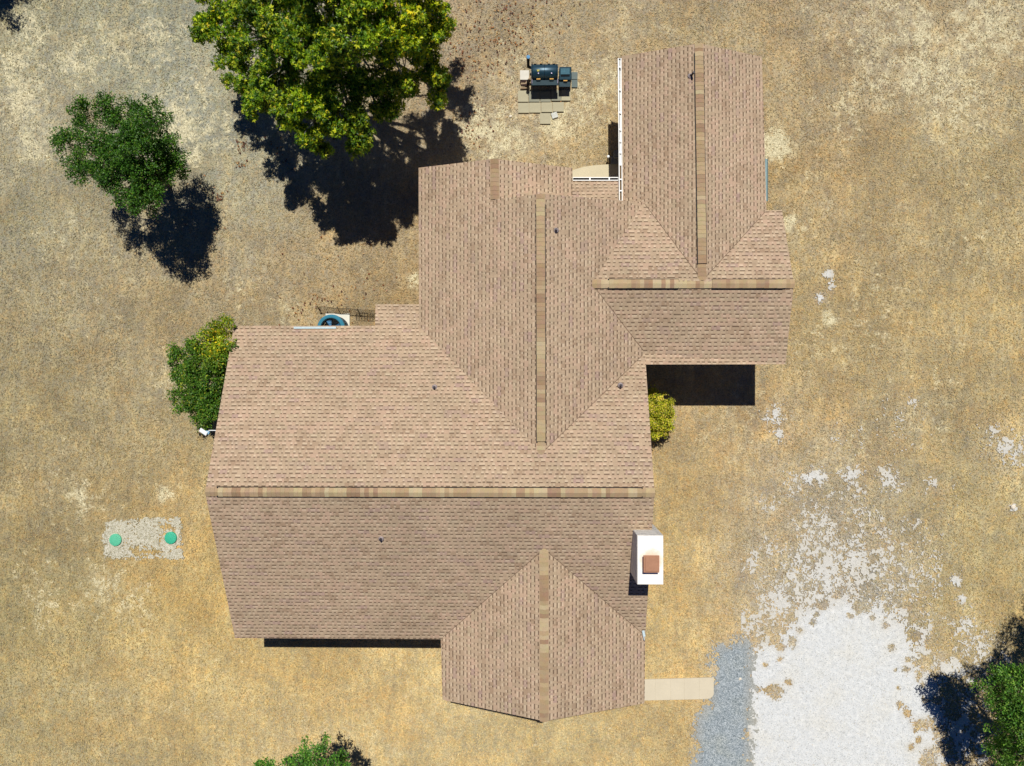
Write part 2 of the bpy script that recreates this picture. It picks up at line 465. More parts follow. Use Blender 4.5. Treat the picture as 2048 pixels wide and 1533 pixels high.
# ------------------------------------------------------------------ paving
concrete = plain('patio_concrete', (198, 188, 160), .85, 0, .07, 1.5, .2, .004)  # even base colour of the patio slab
concrete2 = plain('path_concrete', (203, 193, 170), .85, 0, .06, 1.2, .2, .003)
paver_tan = plain('tan_paver', (172, 166, 140), .85, 0, .08, 3, .2, .003)
paver_mid = plain('worn_grey_paver', (138, 138, 122), .85, 0, .10, 3, .2, .003)
paver_grey = plain('grey_paver', (104, 116, 114), .85, 0, .10, 3, .2, .003)
white_pv = plain('pale_paver', (208, 204, 192), .85, 0, .10, 3, .2, .003)
joint = plain('joint_dark', (128, 114, 90), .9)

# walkway: five panels with tooled joints, cut corner at the gravel end
mb = MB()
xs = [1270, 1310, 1341, 1368, 1398, 1427]
for i in range(5):
    a0, a1 = xs[i] + (.14 if i else 0), xs[i + 1] - .14
    yt0, yt1 = 1358.5 - (a0 - 1290) * .028, 1358.5 - (a1 - 1290) * .028
    yb0, yb1 = 1400.5 - (a0 - 1290) * .022, 1400.5 - (a1 - 1290) * .022
    P = [(a0, yt0), (a1, yt1), (a1, yb1), (a0, yb0)]
    if i == 4: P = [(a0, yt0), (a1, yt1), (a1, yb1 - 9), (a1 - 3, yb1 - 4), (a1 - 9, yb1 - .5), (a0, yb0)]
    mb.prism([at(*p) for p in P][::-1], -.05, .045)
mb.prism([at(*p) for p in [(1270, 1359.6), (1425, 1355.2), (1425, 1386), (1416, 1396), (1270, 1399.6)]][::-1], -.05, .034)   # concrete in the tooled joints
o = mb.build('path', concrete2); tag(o, kind='structure')
# patio slab with curved outer edge
mb = MB()
edge = [(1130, 350), (1148, 341), (1165, 336), (1183, 333), (1200, 331.5), (1219, 330.3), (1262, 330), (1262, 400), (1130, 400)]
mb.prism([at(*p) for p in edge][::-1], -.05, .09)
o = mb.build('patio', concrete); tag(o, kind='structure')

# pavers round the smoker: each a thing
def slab(px0, py0, px1, py1, mat, label, h=.05, sk=0.0):
    a, b_, c_, d = at(px0, py0), at(px1, py0 + sk), at(px1 + sk * .3, py1 + sk), at(px0 + sk * .3, py1)
    cen = (a + b_ + c_ + d) / 4
    o = MB().prism([d, c_, b_, a], 0.005, h).build('paver', mat)
    o.data.transform(Matrix.Translation(-Vector((cen.x, cen.y, 0)))); o.location = (cen.x, cen.y, 0)
    bv = o.modifiers.new('bevel', 'BEVEL'); bv.width = .008; bv.segments = 2
    return tag(o, label, 'paver', 'concrete pavers laid around the smoker')

slab(1036.5, 207, 1058, 227, paver_tan, 'square tan paver at the left end of the front row')
slab(1058.5, 206.5, 1081.5, 226.5, paver_tan, 'tan paver second from the left in the front row')
slab(1082.5, 206, 1104.5, 225.5, paver_tan, 'tan paver third from the left in the front row, above the lone stepping paver')
slab(1105.5, 205.5, 1127.5, 224.5, paver_tan, 'tan paver at the right end of the front row')
slab(1080, 227.5, 1101, 249, paver_tan, 'lone tan paver sticking out below the front row')
slab(1036, 182.5, 1056, 205, paver_tan, 'tan paver just left of the shadow of the smoker')
slab(1057, 184, 1079.5, 205, paver_mid, 'grey paver under the left half of the smoker shadow')
slab(1080.5, 184, 1101.5, 205, paver_mid, 'grey paver in the middle of the smoker shadow')
slab(1102.5, 182, 1122, 203, paver_mid, 'grey paver under the right half of the smoker shadow')
slab(1122.5, 181, 1140.5, 202.5, paver_tan, 'brownish paver in front of the firebox')
slab(1040, 142, 1058, 161, white_pv, 'pale paver left of the barrel with a rust stain')
slab(1143, 145.5, 1155, 160, paver_grey, 'grey paver right of the firebox, upper one')
slab(1143, 161, 1155, 176, paver_grey, 'grey paver right of the firebox, lower one')

# ------------------------------------------------------------------ roof shingle material
def shingle_mat():
    mt = bpy.data.materials.new('laminated_shingles')
    nt, N, L = nodes_of(mt)
    b = N['Principled BSDF']; b.inputs['Roughness'].default_value = .92; b.inputs['Specular IOR Level'].default_value = .12
    uvn = N.new('ShaderNodeUVMap'); uvn.uv_map = 'UVMap'
    sx = N.new('ShaderNodeSeparateXYZ'); L.new(uvn.outputs[0], sx.inputs[0])
    U, V = sx.outputs[0], sx.outputs[1]
    v = math_n(nt, 'DIVIDE', V, .1425)
    # courses are laid by hand: a little waviness
    wob = noise(nt, .8, 2, .5)
    v = math_n(nt, 'ADD', v, math_n(nt, 'MULTIPLY', math_n(nt, 'SUBTRACT', wob.outputs[0], .5), .35))
    row = math_n(nt, 'FLOOR', v); f = math_n(nt, 'SUBTRACT', v, row)

    def wn(a, bb, seed=0.0):
        cx = N.new('ShaderNodeCombineXYZ')
        for i, q in enumerate((a, bb, seed)):
            if isinstance(q, (int, float)): cx.inputs[i].default_value = q
            else: L.new(q, cx.inputs[i])
        n = N.new('ShaderNodeTexWhiteNoise'); n.noise_dimensions = '3D'; L.new(cx.outputs[0], n.inputs['Vector'])
        return n.outputs['Value'], n.outputs['Color']
    r1, _ = wn(row, 3.0, 1.0)
    P = .205
    u = math_n(nt, 'ADD', math_n(nt, 'DIVIDE', U, P), math_n(nt, 'MULTIPLY', r1, 7.0))
    # uneven tooth spacing along a course
    cx = N.new('ShaderNodeCombineXYZ'); L.new(math_n(nt, 'MULTIPLY', u, .55), cx.inputs[0]); L.new(math_n(nt, 'MULTIPLY', row, 7.31), cx.inputs[1])
    nz = noise(nt, 1.0, 1, .5, cx.outputs[0])
    u = math_n(nt, 'ADD', u, math_n(nt, 'MULTIPLY', math_n(nt, 'SUBTRACT', nz.outputs[0], .5), 1.9))
    cell = math_n(nt, 'FLOOR', u); g = math_n(nt, 'SUBTRACT', u, cell)
    wv, wc = wn(cell, row, 5.0)
    width = math_n(nt, 'ADD', math_n(nt, 'MULTIPLY', wv, .30), .36)
    gap = math_n(nt, 'LESS_THAN', g, width)
    dv, _ = wn(cell, row, 9.0)
    dk = math_n(nt, 'LESS_THAN', f, math_n(nt, 'ADD', .27, math_n(nt, 'MULTIPLY', dv, .08)))
    dark = math_n(nt, 'MULTIPLY', gap, dk)
    light = math_n(nt, 'MULTIPLY', gap, math_n(nt, 'SUBTRACT', 1.0, dk))
    fade = math_n(nt, 'MULTIPLY', light, ramp(nt, f, [(.3, 1.0), (.9, .15)]))
    lv, _ = wn(cell, row, 13.0)
    fade = math_n(nt, 'MULTIPLY', fade, math_n(nt, 'ADD', .25, math_n(nt, 'MULTIPLY', lv, .8)))
    # colour blend pieces
    pc = math_n(nt, 'FLOOR', math_n(nt, 'MULTIPLY', u, .62))
    pv, _ = wn(pc, row, 21.0)
    base = ramp(nt, pv, [(0.0, lin((158, 134, 112))), (.2, lin((168, 147, 124))), (.45, lin((176, 154, 130))), (.7, lin((178, 151, 130))), (.88, lin((171, 152, 127))), (1.0, lin((164, 138, 126)))])
    colr = mixc(nt, fade, base, mixc(nt, .3, lin((210, 191, 166)), base))
    colr = mixc(nt, math_n(nt, 'MULTIPLY', dark, .80), colr, mixc(nt, .12, lin((84, 67, 53)), base))
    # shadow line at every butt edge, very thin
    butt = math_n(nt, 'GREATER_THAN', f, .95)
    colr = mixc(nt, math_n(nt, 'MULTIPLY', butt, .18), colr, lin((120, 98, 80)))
    gr = noise(nt, 60, 3, .7)
    colr = mixc(nt, 1.0, colr, ramp(nt, gr.outputs[0], [(.3, .86), (.7, 1.14)]), 'MULTIPLY')
    bl = noise(nt, .45, 5, .6)
    colr = mixc(nt, 1.0, colr, ramp(nt, bl.outputs[0], [(.3, (.90, .90, .88)), (.7, (1.09, 1.08, 1.06))]), 'MULTIPLY')
    st = noise(nt, 2.6, 6, .7)          # weathering blotches
    colr = mixc(nt, 1.0, colr, ramp(nt, st.outputs[0], [(.3, (.90, .92, .93)), (.5, (1.02, 1.03, 1.03)), (.7, (1.07, 1.08, 1.09))]), 'MULTIPLY')
    L.new(colr, b.inputs['Base Color'])
    bp = N.new('ShaderNodeBump'); bp.inputs['Distance'].default_value = .006; bp.inputs['Strength'].default_value = .8
    h = math_n(nt, 'ADD', math_n(nt, 'SUBTRACT', 1.0, gap), math_n(nt, 'MULTIPLY', f, .8))
    L.new(h, bp.inputs['Height']); L.new(bp.outputs[0], b.inputs['Normal'])
    return mt


SH = shingle_mat()
fascia = plain('fascia_paint', (150, 132, 112), .7)
soffit = plain('soffit_paint', (196, 186, 168), .7)
white = plain('white_metal', (236, 236, 232), .45, 0, .05, 4, .4)
whiteb = plain('white_painted_brick', (222, 222, 218), .75, 0, .22, 5, .3, .04)
darkm = plain('black_vent_plastic', (26, 24, 24), .6)
galv = plain('weathered_flashing', (150, 140, 140), .6, .3)
glass = plain('window_glass', (40, 52, 60), .08, 0, .05, 3, .8)
doorm = plain('door_paint', (92, 74, 58), .5)

ZM, ZN, Z1, ZS, ZE, ZH = 5.425, 4.90, 4.24, 4.583, 4.18, 3.07
PT = dict(
    mw=(410, 984.5, ZM), me=(1309, 986, ZM), se=(1290.5, 1272, ZH), sn=(1088, 1098, ZS), sv=(881.5, 1279, ZH), sw=(470, 1276.5, ZH), nw=(468, 652, ZH),
    sgw=(885, 1400, ZH), sga=(1088.5, 1443, ZS), sge=(1289, 1407, ZH),
    ns=(1082.5, 908, ZN), nn=(1081, 388, ZN), v1=(1290, 706, 3.33), nv=(838, 652, ZH), g1=(837, 336, ZH), g1a=(989, 318, Z1), g1s=(990, 399, Z1), g1e=(1145, 336, 3.59),
    ew=(1184, 568, ZE), ee=(1588, 568, ZE), es=(1571, 729, 3.40), en=(1564, 421, 3.34), T=(1287, 405, 3.37), ba=(1398, 87, ZE), bj=(1405, 562, ZE), bw=(1242, 113, 2.95), bws=(1244, 404, 2.95),
    be=(1524, 114, 3.22), bes=(1533, 421, 3.34))
P3 = {k: at(*v) for k, v in PT.items()}
house = empty('house', at(1050, 800), 'large single storey house with tan laminated shingle roofs, white gutters and a white chimney', 'house')


def slope(pts, ddir, thick=.10, lift=0.0, name='roof_slope'):
    """one roof plane: polygon of 3-D points, ddir = horizontal downslope direction; shingle UVs in metres"""
    pts = [p.copy() + Vector((0, 0, lift)) for p in pts]
    n = Vector((0, 0, 0))
    for i in range(len(pts)): n += pts[i].cross(pts[(i + 1) % len(pts)])
    if n.z < 0: pts = pts[::-1]
    bm = bmesh.new()
    top = [bm.verts.new(p) for p in pts]; bot = [bm.verts.new(p - Vector((0, 0, thick))) for p in pts]
    f = bm.faces.new(top); f.material_index = 0
    fb = bm.faces.new(bot[::-1]); fb.material_index = 2
    for i in range(len(pts)):
        q = bm.faces.new((top[i], bot[i], bot[(i + 1) % len(pts)], top[(i + 1) % len(pts)])); q.material_index = 1
    uvl = bm.loops.layers.uv.new('UVMap')
    d = Vector((*ddir, 0)).normalized(); a = Vector((-d.y, d.x, 0))
    # slope factor from the plane
    nn = f.normal if f.normal.length > 0 else n.normalized(); bm.normal_update(); nn = f.normal
    k = 1 / max(.3, abs(nn.z))
    top0 = max(pts, key=lambda p: -p.dot(d))
    for fc in bm.faces:
        for lp in fc.loops:
            co = lp.vert.co
            lp[uvl].uv = (co.dot(a) + 50, (co.dot(d) - top0.dot(d)) * k + .02 + 143)
    bmesh.ops.triangulate(bm, faces=[f, fb])
    me = bpy.data.meshes.new(name); bm.to_mesh(me); bm.free()
    return link(name, me, [SH, fascia, soffit], house)


G = lambda *k: [P3[q] for q in k]
slope(G('mw', 'me', 'se', 'sn', 'sv', 'sw'), (0, -1))
ext1, ext2 = at(750, 652, ZH), at(751, 609, 2.76)
ext3, ext4 = at(840, 609, 2.76), at(840, 652, ZH)
slope(G('mw', 'nw') + [ext1] + G('nv', 'ns', 'v1', 'me'), (0, 1))
slope([ext1, ext2, ext3, ext4], (0, 1), lift=-.004)
slope(G('sn', 'sga', 'sgw', 'sv'), (-1, 0))
slope(G('sn', 'se', 'sge', 'sga'), (1, 0))
slope(G('g1', 'g1a', 'g1s', 'nn', 'ns', 'nv'), (-1, 0))
slope([P3['g1a'], P3['g1e'], at(1145, 412, 3.59), at(991, 412, Z1)], (1, 0), lift=-.012)
slope(G('nn', 'ns', 'v1', 'ew', 'T'), (1, 0))
slope(G('ew', 'ee', 'es') + [at(1268, 729.5, 3.40), at(1268, 706, 3.50), P3['v1']], (0, -1), lift=-.006)
slope(G('ew', 'T', 'bj'), (0, 1))
slope([P3['bj'], P3['bes'], P3['en'], P3['ee'], at(1405, 568, ZE)], (0, 1))
slope(G('ba', 'bj', 'T', 'bws', 'bw'), (-1, 0))
slope(G('ba', 'be', 'bes', 'bj'), (1, 0))
slope([at(1404, 560, ZE), at(1406.5, 560, ZE), at(1406.5, 568.5, ZE), at(1403, 568.5, ZE)], (0, 1), lift=-.02, name='roof_slope')
slope([at(1140, 412, 3.42), at(1237, 412, 3.42), at(1237, 362, 2.98), at(1145, 362, 2.98)], (0, 1), name='porch_roof')

# ---- ridge caps
capm = bpy.data.materials.new('ridge_cap_shingles')
nt, N, L = nodes_of(capm)
b = N['Principled BSDF']; b.inputs['Roughness'].default_value = .9; b.inputs['Specular IOR Level'].default_value = .12
a_ = N.new('ShaderNodeAttribute'); a_.attribute_name = 'tone'
g_ = noise(nt, 40, 4, .7)
L.new(mixc(nt, 1.0, a_.outputs['Color'], ramp(nt, g_.outputs[0], [(.3, .84), (.7, 1.16)]), 'MULTIPLY'), b.inputs['Base Color'])
CAPC = [(176, 157, 123), (173, 151, 119), (164, 141, 112), (157, 132, 105), (169, 148, 116), (180, 163, 130), (151, 125, 100), (163, 140, 110)]
RT = {}


def ridge(a, b_, half_w, drop, raised=None, wpitch=.145):
    """folded cap shingles lapped along a ridge from a to b; raised=(t0,t1) list of fractions sitting on a vent"""
    a, b_ = Vector(a), Vector(b_)
    d = (b_ - a); Ln = d.length; d.normalize()
    s = Vector((-d.y, d.x, 0)).normalized()
    n = int(Ln / wpitch); V = []; Fq = []; C = []
    cur = random.choice(CAPC); run = 0
    for i in range(n):
        t0 = i / n; t1 = (i + 1) / n + .02 / Ln
        if run <= 0: cur = random.choice(CAPC); run = random.choice([1, 1, 1, 2, 3])
        run -= 1
        tm = (i + .5) / n
        up = .018
        if raised and any(q0 <= tm <= q1 for q0, q1 in raised): up = .06
        w_ = half_w * (1 + random.uniform(-.03, .03))
        k = len(V)
        for t, lift in ((t0, .0), (t1, .010)):
            p = a + d * Ln * t
            for sd, dd in ((-1, 1), (0, 0), (1, 1)):
                V.append(p + s * sd * w_ + Vector((0, 0, up + lift - drop * w_ * dd)))
                C.append(lin([x + random.uniform(-4, 4) for x in cur]))
        for i0, i1 in ((0, 1), (1, 2)):
            Fq.append((k + i0, k + i1, k + i1 + 3, k + i0 + 3))
        # thickness: end and side skirts
        for t_, order in ((0, (0, 1, 2)), (1, (3, 4, 5))):
            for q0, q1 in ((order[0], order[1]), (order[1], order[2])):
                m0 = len(V)
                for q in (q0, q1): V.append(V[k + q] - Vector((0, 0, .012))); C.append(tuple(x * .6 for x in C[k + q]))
                Fq.append((k + q0, k + q1, m0 + 1, m0))
    o = from_np('ridge_cap', np.array([tuple(v) for v in V]), np.array(Fq), capm, house, color=np.array(C))
    if raised:
        mb = MB()
        for q0, q1 in raised:
            p0, p1 = a + d * Ln * q0, a + d * Ln * q1
            for sd in (-1, 1):
                off = s * sd * (half_w - .002)
                c = (p0 + p1) / 2 + off + Vector((0, 0, .0 - drop * half_w))
                rot = d.to_track_quat('X', 'Z').to_matrix()
                mb.box(c, ((p1 - p0).length, .052, .075), rot)
        mb.build('ridge_vent', darkm, house)
    return o


def frac(a, b_, p, ax):
    return (p - a[ax]) / (b_[ax] - a[ax])


def ridge_px(ka, kb, hw, dr, vents=(), ax=0, ext=0.0):
    a, b_ = PT[ka] if isinstance(ka, str) else ka, PT[kb] if isinstance(kb, str) else kb
    r_ = [(frac(a, b_, v0, ax), frac(a, b_, v1, ax)) for v0, v1 in vents]
    ridge(at(*a), at(*b_), hw, dr, r_ or None)


ridge_px('mw', 'me', .150, .42, [(433, 1286)])
ridge_px('nn', 'ns', .145, .42, [(408, 886)], 1)
ridge_px('sn', 'sga', .150, .42, (), 1)
ridge_px('g1a', (989.5, 398, Z1), .145, .42, (), 1)
ridge_px('ew', 'ee', .15, .28, [(1216, 1358), (1424, 1567)])
ridge_px('ba', (1405, 560, ZE), .145, .38, [(106, 528)], 1)

# cut edges of the shingles along the valleys
edgem = plain('cut_shingle_edge', (112, 92, 76), .9)
for ka, kb in (('T', 'bj'), ('bj', 'bes'), ('sn', 'se'), ('sn', 'sv'), ('ns', 'v1'), ('ew', 'v1')):
    A_, B_ = P3[ka], P3[kb]
    MB().tube([A_.lerp(B_, t) + Vector((random.uniform(-.008, .008), random.uniform(-.008, .008), .004)) for t in np.linspace(.03, .97, 14)], .009, 5).build('valley_edge', edgem, house)
# ---- vent pipes
for (px, py, z, h, lean) in [(869, 775, 4.0, .17, 0), (1241, 771, 3.97, .17, 0), (1112, 461, 4.70, .17, 0), (762, 1078, 4.75, .18, 0), (1381, 152, 4.06, .30, .05)]:
    p = at(px, py, z)
    pipe = MB().tube([p - Vector((0, 0, .25)), p + Vector((lean, 0, h))], .036, 14, cap=False).tube([p + Vector((lean, 0, h)), p + Vector((lean, 0, h - .03))], .030, 12).build('vent_pipe', plain('old_lead_pipe', (64, 60, 66), .5, .2), house, True)
    MB().lathe(p, [(.10, -.03), (.085, .010), (.05, .025), (.037, .04)], 20).build('flashing', galv, pipe, True)

# ---- chimney: white painted masonry from ground to above the roof
zt = 5.8
ct = [at(1273.5, 1070, zt), at(1326.5, 1072, zt), at(1327, 1169, zt), at(1275, 1170, zt)]
cx0, cx1 = (ct[0].x + ct[3].x) / 2, (ct[1].x + ct[2].x) / 2
cy1, cy0 = (ct[0].y + ct[1].y) / 2, (ct[2].y + ct[3].y) / 2
chim = MB().box(((cx0 + cx1) / 2, (cy0 + cy1) / 2, zt / 2), (cx1 - cx0, cy1 - cy0, zt), bevel=.012).build('chimney', whiteb, house)
mb = MB().box(((cx0 + cx1) / 2, (cy0 + cy1) / 2, zt + .013), (cx1 - cx0 - .02, cy1 - cy0 - .02, .05), bevel=.01)
crm = plain('white_mortar_crown', (242, 238, 230), .75, 0, .05, 3)
nt, N, L = nodes_of(crm)
tcn = N.new('ShaderNodeTexCoord'); vd = N.new('ShaderNodeVectorMath'); vd.operation = 'DISTANCE'
vd.inputs[1].default_value = (*at(1303, 1122, 5.85)[:2], 5.84); L.new(tcn.outputs['Object'], vd.inputs[0])
wv = noise(nt, 7, 5, .7)
rr_ = math_n(nt, 'ADD', vd.outputs['Value'], math_n(nt, 'MULTIPLY', math_n(nt, 'SUBTRACT', wv.outputs[0], .5), .35))
src = N['Principled BSDF'].inputs['Base Color'].links[0].from_socket
L.new(mixc(nt, ramp(nt, rr_, [(.25, .6), (.42, 0.0)]), src, lin((222, 180, 142))), N['Principled BSDF'].inputs['Base Color'])
mb.build('chimney_crown', crm, chim)
rustm = plain('rusted_cap_metal', (170, 126, 100), .8, .1, .12, 12)
fc = at(1302, 1127.5, 6.0)
MB().box((fc.x, fc.y, 5.93), (.36, .38, .24)).build('flue', plain('clay_flue', (150, 96, 70), .8), chim)
cp = MB()
cp.box((fc.x, fc.y, 6.06), (.50, .54, .06), bevel=.008).box((fc.x, fc.y, 6.105), (.40, .44, .03), bevel=.012)
cp.build('chimney_cap', rustm, chim)
MB().prism([(cx0 - .06, cy1 - .3), (cx0 - .06, cy1 + .11), (cx1 - .3, cy1 + .11), (cx1 - .3, cy1 - .3)][::-1], 4.55, 4.63).build('flashing', galv, chim)

# ---- gutters
def gutter(a, b_, wid, inner, hangers, name='gutter', depth=.09, debris_shade=None):
    a, b_ = Vector(a), Vector(b_)
    d = (b_ - a); Ln = d.length; d.normalize(); s = Vector((-d.y, d.x, 0)).normalized()
    rot = d.to_track_quat('X', 'Z').to_matrix(); c = (a + b_) / 2
    mb = MB()
    mb.box(c + Vector((0, 0, -depth)), (Ln, wid, .008), rot)
    for sd in (-1, 1):
        mb.box(c + s * sd * wid / 2 + Vector((0, 0, -depth / 2)), (Ln, .008, depth), rot)
        mb.box(c + s * sd * wid / 2 + Vector((0, 0, .004)), (Ln, .028, .012), rot)
    for e in (a, b_): mb.box(e + Vector((0, 0, -depth / 2)), (.008, wid, depth), rot)
    o = mb.build(name, white, house)
    for t in hangers:
        p = a + d * Ln * t
        MB().box(p + Vector((0, 0, .008)), (.045, wid, .008), rot).build('hanger', white, o)
    if debris_shade:
        for t0, t1, mt in debris_shade:
            MB().box(a + d * Ln * (t0 + t1) / 2 + Vector((0, 0, -depth + .02)), (Ln * (t1 - t0), wid - .02, .02), rot).build('gutter_debris_and_shade', mt, o)
    return o


litter = plain('leaf_litter', (112, 94, 70), .95, 0, .35, 14)
blackw = plain('sediment_and_shade', (18, 18, 24), .8, 0, .2, 10)  # trough shade and the outlet's dark hole painted in with damp sediment
gutter(at(1146, 358.3, 3.02), at(1236.5, 358.3, 3.02), .10, None, [.375, .80], debris_shade=[(.01, .99, blackw)])
g2 = gutter(at(1239.2, 117, 2.99), at(1241.6, 402, 2.99), .10, None, [.06, .22, .38, .5, .58, .66, .745, .85, .93], debris_shade=[(.75, .99, litter)])
MB().box((at(1239.3, 258, 2.9).x - .008, at(1240, 258, 2.9).y, 2.925), (.022, 4.9, .02)).build('gutter_debris_and_shade', plain('grey_trough_shade', (120, 124, 126), .9), g2)  # thin grey strip painting the shaded side of the trough
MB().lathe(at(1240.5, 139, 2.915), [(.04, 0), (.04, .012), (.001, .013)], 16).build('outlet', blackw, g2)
# metal strip on the north eave, loose gutter on the east eave, bent strip by the south wing
blm = plain('galvanised_strip', (196, 214, 220), .45, .2)
dvm = MB()
p0, p1 = at(587.5, 656.4, 3.16), at(672, 656.2, 3.16)
dvm.box((p0 + p1) / 2, ((p1 - p0).length, .055, .012), Matrix.Rotation(R(-22), 3, 'X')).box((p0 + p1) / 2 + Vector((0, .04, -.01)), ((p1 - p0).length, .012, .07))
dvm.build('rain_diverter', blm, house)
teal = plain('oxidised_gutter', (112, 138, 142), .5, .2)
mb = MB(); p0, p1 = at(1531, 318, 3.22), at(1533, 402, 3.25); cc = (p0 + p1) / 2
mb.box(cc + Vector((.012, 0, -.05)), (.09, (p1 - p0).length, .012)).box(cc + Vector((-.03, 0, 0)), (.014, (p1 - p0).length, .09)).box(cc + Vector((.057, 0, -.02)), (.014, (p1 - p0).length, .07))
mb.build('gutter', teal, house)
mb = MB(); p = at(1286.5, 1271, 3.2)
mb.box(p, (.03, .34, .08), Matrix.Rotation(R(12), 3, 'Z')).box(p + Vector((.03, .05, -.03)), (.07, .22, .01), Matrix.Rotation(R(12), 3, 'Z'))
mb.build('rain_diverter', blm, house)

# ---- walls, gables, windows and doors under the eaves
wallm = plain('cream_siding', (206, 196, 176), .7, 0, .06, 2)


def block(x0, y0, x1, y1, h):
    return MB().box(((x0 + x1) / 2, (y0 + y1) / 2, h / 2), (x1 - x0, y1 - y0, h)).build('wall', wallm, house)


q = P3
yS, yN = q['sw'].y, q['nw'].y
xW, xE = q['mw'].x + .12, q['me'].x - .10
block(q['sw'].x + .40, yS + .45, q['se'].x - .30, yN - .45, 3.02)
block(q['sv'].x + .45, q['sgw'].y + .30, q['sge'].x - .303, yS + .6, 3.012)
block(q['g1'].x + .45, yN - 1.0, q['v1'].x - .45, at(1000, 400, 3).y - .1, 3.005)
block(q['g1'].x + .453, at(1000, 402, 3).y - .3, at(1145, 336, 3.5).x - .3, q['g1'].y - .3, 3.0)
block(q['v1'].x - .6, q['es'].y + .45, q['es'].x - .35, q['en'].y - .42, 3.0)
block(q['bw'].x + .42, q['bes'].y - .9, q['bes'].x - .42, q['bw'].y - .3, 2.84)


def gable(a, b_, ap, inset, dn):
    """triangular gable wall standing inset metres behind the rake"""
    o = Vector((dn[0], dn[1], 0)) * inset
    A, B, C = [Vector(p) + o for p in (a, b_, ap)]
    for v, k in ((A, .35), (B, .35)): v += (C - v).normalized() * 0 + Vector((0, 0, -.12))
    C += Vector((0, 0, -.13))
    t = Vector((dn[0], dn[1], 0)) * .12
    bm = bmesh.new()
    z0 = min(A.z, B.z) - .35
    base = [Vector((A.x, A.y, z0)), Vector((B.x, B.y, z0)), B, C, A]
    f1 = [bm.verts.new(v) for v in base]; f2 = [bm.verts.new(v + t) for v in base]
    bm.faces.new(f1); bm.faces.new(f2[::-1])
    for i in range(5): bm.faces.new((f1[i], f1[(i + 1) % 5], f2[(i + 1) % 5], f2[i]))
    bmesh.ops.recalc_face_normals(bm, faces=bm.faces[:])
    me = bpy.data.meshes.new('gable_wall'); bm.to_mesh(me); bm.free()
    return link('gable_wall', me, wallm, house)


def toward(p, r, k): return p + (r - p).normalized() * k


gable(toward(q['sw'], q['mw'], .5), toward(q['nw'], q['mw'], .5), q['mw'], .42, (1, 0))
gable(toward(q['se'], q['me'], .5), toward(q['v1'], q['me'], .1), q['me'], .32, (-1, 0))
gable(toward(q['sgw'], q['sga'], .5), toward(q['sge'], q['sga'], .35), q['sga'], .32, (0, 1))
gable(toward(q['g1'], q['g1a'], .5), toward(q['g1e'], q['g1a'], .3), q['g1a'], .32, (0, -1))
gable(toward(q['bw'], q['ba'], .45), toward(q['be'], q['ba'], .45), q['ba'], .32, (0, -1))
gable(toward(q['es'], q['ee'], .45), toward(q['en'], q['ee'], .45), q['ee'], .37, (-1, 0))
gable(q['g1s'], q['T'], q['nn'], .10, (0, -1))


def opening(name, c, wid, hgt, axis, mat, parts=True):
    """axis 'x': wall runs along x (faces +-y)"""
    sx, sy = (wid, .06) if axis == 'x' else (.06, wid)
    mb = MB()
    for sd in (-1, 1):
        mb.box(Vector(c) + Vector(((wid / 2 + .03) * sd if axis == 'x' else 0, (wid / 2 + .03) * sd if axis == 'y' else 0, 0)), (.06 if axis == 'x' else .09, .09 if axis == 'x' else .06, hgt + .12))
        mb.box(Vector(c) + Vector((0, 0, (hgt / 2 + .03) * sd)), (sx + .0 if axis == 'x' else .085, .085 if axis == 'x' else sy, .06))
    o = mb.build(name, white, house)
    MB().box(c, (sx, sy * .9, hgt) if axis == 'x' else (sx * .9, sy, hgt)).build('pane' if name == 'window' else 'panel', mat, o)


for xx in (-9, -6.4, -4.1): opening('window', (xx, yS + .44, 1.55), 1.3, 1.2, 'x', glass)
for xx in (-9.2, -5.2): opening('window', (xx, yN - .44, 1.55), 1.1, 1.1, 'x', glass)
for yy in (-6.6, -.9): opening('window', (q['sw'].x + .39, yy, 1.55), 1.2, 1.2, 'y', glass)
for xx in (-1.5, 2.4): opening('window', (xx, q['sgw'].y + .29, 1.55), 1.5, 1.2, 'x', glass)
opening('door', (q['sge'].x - .30, (q['sge'].y + q['se'].y) / 2 - .35, 1.08), .95, 2.05, 'y', doorm)
for xx in (5.75, 7.85): opening('garage_door', (xx, q['es'].y + .44, 1.15), 1.75, 2.2, 'x', white)
opening('window', (q['es'].x - .34, (q['es'].y + q['en'].y) / 2, 1.6), 1.0, 1.0, 'y', glass)
for yy in (8.0, 10.6): opening('window', (q['bes'].x - .41, yy, 1.5), 1.1, 1.1, 'y', glass)
opening('door', (q['bw'].x + .41, 8.3, 1.1), .9, 2.0, 'y', doorm)
opening('window', (q['bw'].x + .41, 10.4, 1.5), 1.1, 1.1, 'y', glass)
opening('window', ((q['g1'].x + q['g1e'].x) / 2, q['g1'].y - .29, 1.5), 1.5, 1.2, 'x', glass)
# porch posts
for (px, py) in ((1150, 372), (1232, 372)):
    p = at(px, py, 2.8)
    MB().box((p.x, p.y, 1.5), (.12, .12, 2.82)).build('porch_post', white, house)

# ------------------------------------------------------------------ yard things
# steps by the porch door
mb = MB(); p = at(1250, 331)
st = empty('steps', (p.x, p.y, 0), 'grey steps in the shadow beside the patio under the white gutter', 'steps')
greyc = plain('grey_step', (120, 122, 122), .8)
for i, (dy, h) in enumerate(((.0, .17), (.34, .33))):
    MB().box((p.x - .12, p.y + .16 + dy * .6, h / 2), (.9 - i * .2, .30, h), bevel=.01).build('step', greyc, st)

